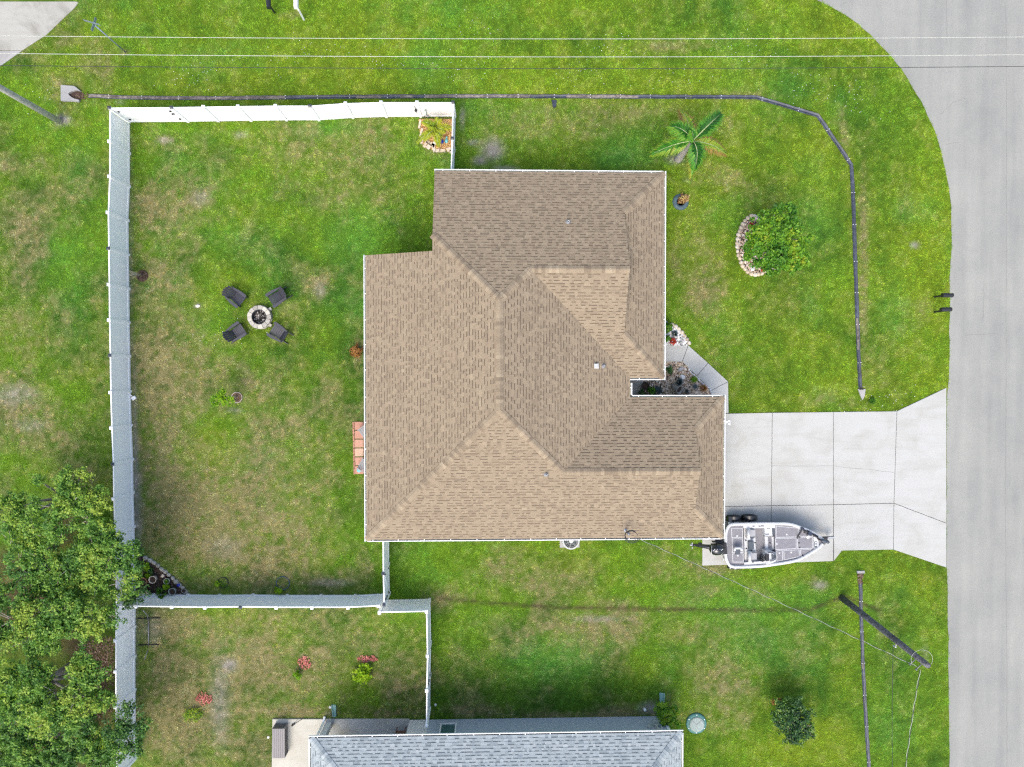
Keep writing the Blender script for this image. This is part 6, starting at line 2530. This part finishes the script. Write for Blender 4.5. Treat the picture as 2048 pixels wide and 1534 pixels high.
# front bed 1
spiky('dark blue-green agave in the white rock front bed', 1348, 668, 9, .3, 'leaf_k', wd=.06, tone0=.55, n=34, name='agave')
spiky('scarlet bromeliad overhanging the walkway from the white rock bed', 1344, 683, 9, .4, 'leaf_r', wd=.11, tone0=.55, n=26)
bush('narrow leafy green shrub against the front wall above the white rock bed', 1331, 656, 10, .9, 'leaf_b', n=40, ln=.11, wd=.06, tone0=.5)
bush('second leafy green shrub against the front wall beside the scarlet bromeliad', 1329, 677, 9, .7, 'leaf_b', n=34, ln=.11, wd=.06, tone0=.55)
spiky('tiny grey agave among the white rocks', 1361, 682, 4, .15, 'leaf_k', wd=.04, tone0=.8, n=14, name='agave')

# front bed 2


def pot(label, px, py, r, h, mat, plant=None, z=0.02, name='plant_pot', n=18, tilt=0, lean=(0, 0), fill='mulch'):
    q = P(px, py, z)
    t = thing(name, label, 'pot', q)
    mb = MB()
    m = Matrix.Rotation(tilt, 3, Vector((lean[0], lean[1], 0)).normalized()) if tilt else None
    mb.lathe([(r * .7, -.01), (r * .78, h * .4), (r, h * .96), (r * 1.04, h), (r * .9, h), (r * .86, h * .85)], q, n, mtx=m)
    obj('pot', mb, M[mat], t, True)
    mb = MB()
    mb.lathe([(0, h * .86), (r * .87, h * .85)], q, n, mtx=m)
    obj('potting_soil', mb, M[fill], t)
    return t


pot('large grey tapered pot lying tilted in the river pebble bed', 1346, 772, .21, .5, 'potgrey', tilt=R_(38), lean=(.6, .8))
spiky('blue-black succulent spilling from the tilted grey pot', 1357, 764, 10, .35, 'leaf_k', wd=.06, tone0=.5, n=40, name='succulent', z0=.25)
mb = MB()
q = P(1361, 738)
mb.blob(q + Vector((0, 0, .06)), (.17, .10, .12), .3, rz=.5, sub=2)
tag(obj('rock', mb, M['wstone'], origin=q), 'smooth grey rock in the pebble bed near the walkway bend', 'rock')
mb = MB()
q = P(1364, 754)
mb.blob(q + Vector((0, 0, .06)), (.15, .11, .11), 1, rz=-.6, sub=2)
tag(obj('rock', mb, M['wstone'], origin=q), 'white rock in the middle of the river pebble bed', 'rock')
bush('dark bushy plant by the front wall in the pebble bed', 1338, 740, 8, .45, 'leaf_d', n=26, ln=.09, wd=.04, tone0=.5, name='garden_plant', cat='plant')
bush('round yellow-green plant in the river pebble bed', 1386, 760, 9, .35, 'leaf_l', n=30, ln=.08, wd=.02, tone0=.1, name='garden_plant', cat='plant', tj=.25)
spiky('orange spiky croton at the walkway corner of the pebble bed', 1405, 776, 11, .4, 'leaf_o', wd=.03, tone0=.5, n=46, name='croton')
pot('small grey bowl in the river pebble bed', 1389, 773, .13, .12, 'potgrey', fill='leaf_k')
spiky('thin dark grassy plant at the garage eave in the pebble bed', 1372, 783, 8, .35, 'leaf_k', wd=.018, tone0=.45, n=30, name='grass_plant')
pot('dark pot on the shaded porch floor', 1288, 772, .2, .35, 'black')
bush('leafy green plant climbing in the shaded porch gap', 1296, 782, 9, 1.2, 'leaf_b', n=34, ln=.12, wd=.06, tone0=.4, name='garden_plant', cat='plant')
bush('dark broadleaf plant low in the shaded porch gap', 1281, 787, 8, .8, 'leaf_d', n=26, ln=.16, wd=.07, tone0=.5, name='garden_plant', cat='plant')
bush('dark leafy plant in shade beside the porch end of the pebble bed', 1311, 781, 10, .6, 'leaf_k', n=26, ln=.12, wd=.06, tone0=.6, name='garden_plant', cat='plant')
mb = MB()
for k in range(5):
    a = P(1418 + k * 1.2, 778 + k * 3.2, .05)
    b = P(1418 + (k + 1) * 1.2, 778 + (k + 1) * 3.2, .05)
    mb.bar(a, b, .05, .08)
tag(obj('bed_edging', mb, M['dullsteel'], origin=P(1421, 784)), 'short grey curved edging at the walkway corner of the pebble bed', 'edging')

# round tub with croton on the front lawn
q = P(1361, 404)
tub = thing('planter', 'blue-grey round rubber tree-ring with a croton inside', 'planter', q)
mb = MB()
mb.lathe([(.42, -.02), (.41, .03), (.30, .075), (.20, .08), (.20, .02)], q, 30)
obj('ring', mb, M['slate'], tub, True)
mb = MB()
mb.lathe([(0, .05), (.2, .05)], q, 20)
obj('potting_soil', mb, M['mulch'], tub)
bush('yellow and red leaved croton in the blue-grey round ring', 1364, 400, 12, .55, 'leaf_c', n=40, ln=.11, wd=.05, tone0=.55, tj=.25, name='croton', cat='plant')

# fence corner bed ornaments
mb = MB()
q = P(884, 285)
mb.lathe([(.05, .0), (.10, .1), (.09, .22), (.07, .24), (.05, .22)], q, 14)
tag(obj('blue_vase', mb, M['blueglaze'], smooth=True, origin=q), 'cobalt blue glazed vase in the orange mulch corner bed', 'vase')
mb = MB()
q = P(893, 283)
mb.blob(q + Vector((0, 0, .10)), (.09, .12, .12), sub=2, jit=.03)
mb.blob(q + Vector((.02, .14, .2)), (.05, .05, .06), sub=2, jit=.02)
tag(obj('teal_figurine', mb, M['tealglaze'], smooth=True, origin=q), 'teal glazed bird-like figurine beside the cobalt vase', 'figurine')
q = P(855, 236)
orn = thing('garden_ornament', 'green wire wheel ornament against the white fence above the palm', 'ornament', q)
mb = MB()
for r in (.12, .06):
    mb.tube([(q.x + r * math.cos(a), q.y - .02 + r * .8 * math.sin(a), .22 + r * .6 * math.sin(a)) for a in np.linspace(0, 2 * math.pi, 18)], .012, 5)
obj('wheel', mb, M['black'], orn)
mb = MB()
for s in (-1, 1):
    mb.bar((q.x - s * .08, q.y + .02, .9), (q.x + s * .08, q.y + .06, 1.15), .015, .015)
mb.tube([(q.x, q.y, .25), (q.x, q.y + .05, 1.0)], .014, 5)
obj('frame', mb, M['lidgreen'], orn)
fx = P(833, 228, 1.0)
mb = MB()
mb.lathe([(.05, 0), (.07, .05), (.05, .12)], P(832, 222, 1.1), 12)
mb.tube([P(829, 212, 1.5), P(834, 227, .8)], .012, 5)
tag(obj('fence_lantern', mb, M['blackm'], smooth=True, origin=P(832, 226)), 'small dark lantern hanging on the white fence by the mulch bed', 'lantern')
mb = MB()
q = P(848, 233)
mb.lathe([(.06, 0), (.07, .16), (.05, .18)], q, 12)
tag(obj('flower_pot', mb, M['potgrey'], smooth=True, origin=q), 'small slate pot at the fence foot beside the green wheel ornament', 'pot')

# south-west bed pots
pot('wide terracotta pot in the dark mulch corner bed', 291, 1161, .24, .35, 'terracotta')
pot('cream octagonal pot next to the terracotta one', 310.5, 1156, .19, .32, 'potcream', n=8)
pot('sage green round pot by the fence in the corner bed', 349, 1180, .18, .3, 'potsage')
pot('small green-rimmed pot with a seedling near the concrete edging', 337, 1160, .15, .24, 'potsage')
pot('small grey bucket at the fence end of the corner bed', 370, 1180, .11, .18, 'potgrey')
mb = MB()
q = P(359, 1169)
mb.blob(q + Vector((0, 0, .09)), (.09, .09, .1), sub=2, jit=.12)
tag(obj('blue_ball', mb, M['blueglaze'], smooth=True, origin=q), 'royal blue glazed ball in the potted plant bed', 'ball')
mb = MB()
q = P(327, 1151)
mb.box((q.x, q.y, .06), (.14, .14, .08), .8)
tag(obj('square_dish', mb, M['potcream'], origin=q), 'cream square dish on the edging of the potted plant bed', 'dish')
for x, y, r, h, m, lab in ((323, 1180, 12, .5, 'leaf_b', 'striped spider plant beside the fence in the potted bed'), (336, 1171, 7, .4, 'leaf_l', 'lime green plant beside the sage pot'), (334, 1190, 10, .9, 'leaf_b', 'broadleaf plant leaning over the white fence between yards'),
                           (299, 1150, 6, .3, 'leaf_l', 'small lime plant beside the cream octagonal pot'), (297, 1132, 9, .4, 'leaf_l', 'yellow-green plant under the tree edge in the potted bed'), (304, 1140, 6, .3, 'leaf_d', 'dark small plant by the broken concrete edging'), (337, 1160, 4, .35, 'leaf_b', 'seedling growing in the small green-rimmed pot')):
    if 'spider' in lab:
        spiky(lab, x, y, r, h, m, wd=.03, tone0=.6, n=40, name='spider_plant')
    else:
        bush(lab, x, y, r, h, m, n=20, ln=.13, wd=.05, tone0=.5, name='garden_plant', cat='plant')


def ring_mulch(label, px, py, r, mat='black', fill=True, tw=.03, fillm='mulch', h=.07):
    q = P(px, py)
    t = thing('tree_ring', label, 'tree ring', q)
    mb = MB()
    mb.tube([(q.x + r * math.cos(a), q.y + r * math.sin(a), .03) for a in np.linspace(0, 2 * math.pi, 25)], tw, 6)
    obj('edging', mb, M[mat], t, True)
    if fill:
        mb = MB()
        for k in range(240):
            a, s = rng.uniform(0, 7), rng.uniform(.015, .035)
            rr = r * math.sqrt(rng.random())
            mb.blob((q.x + rr * math.cos(a), q.y + rr * math.sin(a), .03), (s * 1.6, s, s * .7), rng.random() * .8, rz=rng.uniform(0, 3))
        o = obj('mulch', mb, M[fillm], t)
        o['kind'] = 'stuff'
    return t


ring_mulch('black mulch ring round the bare pale sapling by the west fence', 285, 552, .26, 'mulch')
q = P(285, 551)
sap = thing('sapling', 'bare pale-stemmed sapling leaning from the black mulch ring', 'sapling', q)
mb = MB()
for k in range(9):
    e = P(rng.uniform(250, 268), rng.uniform(540, 556), rng.uniform(.9, 1.5))
    mb.tube([q, q.lerp(e, .5) + Vector((rng.uniform(-.06, .06), rng.uniform(-.08, .08), .1)), e], [.016, .011, .005], 5)
obj('stems', mb, M['twig'], sap, True)
ring_mulch('grey mulch ring at the foot of the small green tree', 474, 795, .26, 'twig', True, .025, 'litter')
plant_tree('sapling', 'small bright green feathery tree in the middle of the back yard', 'tree', P(474, 794), lob([(445, 795, 13), (436, 790, 10), (452, 801, 11), (430, 805, 9), (447, 786, 9), (462, 797, 7), (425, 795, 7)], 1.7), 'leaf_l', dens=60, per=20, srad=.11, ln=.09, wd=.045, tone0=.25, trunk_r=.025, twigs=True, tj=.2)
ring_mulch('thin black hose ring round a seedling near the potted bed', 446, 1165, .27, 'black', False, .02)
bush('yellow-green seedling in the black hose ring near the potted bed', 438, 1166, 6, .35, 'leaf_l', n=10, ln=.12, wd=.05, name='seedling', cat='plant', tone0=.5)
ring_mulch('black and blue hose ring near the middle of the yard fence', 566, 1166, .33, 'slate', False, .025)
mb = MB()
bush('lime broadleaf seedling below the black and blue hose ring', 560, 1178, 8, .4, 'leaf_l', n=14, ln=.16, wd=.06, name='seedling', cat='plant', tone0=.5)
# red mulch circles with young plants in the neighbour's yard


def redpatch(label, px, py, rx, ry):
    q = P(px, py)
    mb = MB()
    for k in range(170):
        a = rng.uniform(0, 7)
        r = rng.random() ** .8 * 1.15
        c = P(px + rx * r * math.cos(a), py + ry * r * math.sin(a), .05)
        s = rng.uniform(.012, .028)
        mb.blob(c + Vector((0, 0, rng.uniform(0, .03))), (s * 2.2, s, s * .6), rng.random(), rz=rng.uniform(0, 3))
    o = obj('red_mulch', mb, M['redmulch'], origin=q)
    tag(o, label, 'mulch', kind='stuff')


redpatch('ring of red mulch beside the feathery green seedling in the dry yard', 609, 1326, 12, 12)
redpatch('strip of red mulch behind the lime maple-like plant', 735, 1318, 18, 7)
redpatch('heap of red mulch nearest the sparse dark tree in the dry yard', 407, 1397, 15, 12)
bush('feathery green seedling beside the ring of red mulch', 597, 1346, 10, .5, 'leaf_l', n=24, ln=.11, wd=.05, tone0=.3, name='seedling', cat='plant')
bush('bright lime young plant with broad leaves in the dry yard', 726, 1341, 20, .7, 'leaf_l', n=46, ln=.15, wd=.10, tone0=.6, name='young_tree', cat='plant')
bush('pale green low seedling beside the heap of red mulch', 388, 1425, 19, .3, 'leaf_b', n=60, ln=.08, wd=.03, per=14, tone0=.85, name='seedling', cat='plant')
bush('rusty orange low shrub against the west wall under the eave', 714, 702, 13, .5, 'leaf_o', n=60, ln=.08, wd=.04, tone0=.5, tj=.2)
bush('clump of taller grass just right of the concrete wedge culvert', 1742, 802, 9, .2, 'leaf_b', n=30, ln=.12, wd=.015, tone0=.5, name='grass_clump', cat='plant')

# ================================================================== GRASS
nt_ = 200000
tx = nr.uniform(-27.2, 26.6, nt_)
ty = nr.uniform(-20.6, 20.6, nt_)
px_, py_ = proj_np(tx, ty)
gcol, bare = lawn_col(tx, ty)
ok = (px_ > -60) & (px_ < 2110) & (py_ > -60) & (py_ < 1600)
for poly in (DRIVE, APRON, WALK, BED_TREE, BED_NW, BED_SW, BED_F1, BED_F2, PATIO, LANAI, NBR, PAVERS, [(124, 171), (164, 171), (172, 192), (165, 205), (124, 204)], [(1103, 200), (1114, 200), (1112, 216), (1105, 217)], [(1714, 776), (1731, 776), (1728, 800), (1719, 800)]):
    ok &= ~inside(px_, py_, poly)
ok &= ~inside(tx, ty, [(p.x, p.y) for p in ROADPOLY])
ok &= ~inside(tx, ty, WALLP)
ok &= ~((tx > e_) & (tx < ew) & (ty > -1.8) & (ty < .3))
for ln_, w in ((LINER1, 4.2), (LINER2, 3.6)):
    ok &= polydist(px_, py_, ln_) > w
for x, y, r in ((518.5, 634, 25), (1361, 404, 17), (1392, 1446, 22), (285, 552, 11), (609, 1326, 9), (1139, 1082, 19), (667, 1420, 8)):
    ok &= np.hypot(px_ - x, py_ - y) > r
ok &= nr.random(nt_) > bare * .8
tx, ty, gcol = tx[ok], ty[ok], gcol[ok]
NB = 8
k = len(tx) * NB
bx_ = np.repeat(tx, NB) + nr.normal(0, .045, k)
by_ = np.repeat(ty, NB) + nr.normal(0, .045, k)
az = nr.uniform(0, 2 * math.pi, k)
L = nr.uniform(.055, .115, k)
el = nr.uniform(.35, 1.15, k)
wd = nr.uniform(.010, .021, k) / 2
dx, dy, dz = np.cos(az) * np.cos(el), np.sin(az) * np.cos(el), np.sin(el)
sx, sy = -np.sin(az) * wd, np.cos(az) * wd
z0 = np.zeros(k)
V0 = np.stack([bx_ - sx, by_ - sy, z0 + .004], -1)
V1 = np.stack([bx_ + sx, by_ + sy, z0 + .004], -1)
V2 = np.stack([bx_ + dx * L, by_ + dy * L, dz * L * .75 + .006], -1)
VV = np.stack([V0, V1, V2], 1).reshape(-1, 3)
br = np.repeat(nr.lognormal(0, .20, len(tx)), NB) * nr.lognormal(.06, .2, k)
cc_ = np.repeat(gcol, NB, 0) * br[:, None]
hj = np.repeat(nr.normal(0, .10, len(tx)), NB)
cc_[:, 0] *= 1 + hj + nr.normal(0, .06, k)
cc_[:, 2] *= 1 - hj
cc_ = np.clip(cc_, .004, .75)
gr = raw('grass', VV, np.arange(k * 3).reshape(-1, 3), M['grass'], col=cc_)
tag(gr, 'short mown green grass blades covering the lawns', 'grass', kind='stuff')
print('grass blades', k)
# leaf litter under the trees
mb = MB()
for x, y in scatter([(150, 1290), (228, 1270), (230, 1420), (190, 1440), (150, 1340)], 900):
    s = rng.uniform(.02, .045)
    mb.blob(P(x, y, .02), (s * 1.5, s, s * .25), rng.random(), rz=rng.uniform(0, 3))
tag(obj('leaf_litter', mb, M['litter'], origin=P(190, 1340)), 'brown leaf litter on bare soil beside the white fence under trees', 'leaf litter', kind='stuff')

# tiny white clover flowers in the verge
cen = [(1230, 95), (1490, 105), (1350, 150), (640, 95), (760, 120), (380, 150), (1700, 200), (1600, 170), (950, 60), (1150, 150), (1790, 790), (1740, 810), (540, 120), (90, 190), (440, 660), (900, 130)]
mb = MB()
for k in range(420):
    x, y = rng.choice(cen)
    q = P(x + rng.gauss(0, 38), y + rng.gauss(0, 16), .085)
    if q.x > 22 or any(inside(np.array([rng.uniform(0, 0) + proj_np(np.array([q.x]), np.array([q.y]))[0][0]]), np.array([proj_np(np.array([q.x]), np.array([q.y]))[1][0]]), pl)[0] for pl in (DRIVE, APRON)):
        continue
    s_ = rng.uniform(.010, .018)
    mb.blob(q, (s_, s_, s_ * .8), rng.uniform(.7, 1))
tag(obj('clover_flowers', mb, M['white'], origin=P(1230, 95)), 'tiny white clover flowers dotted in the grass verge', 'flowers', kind='stuff')
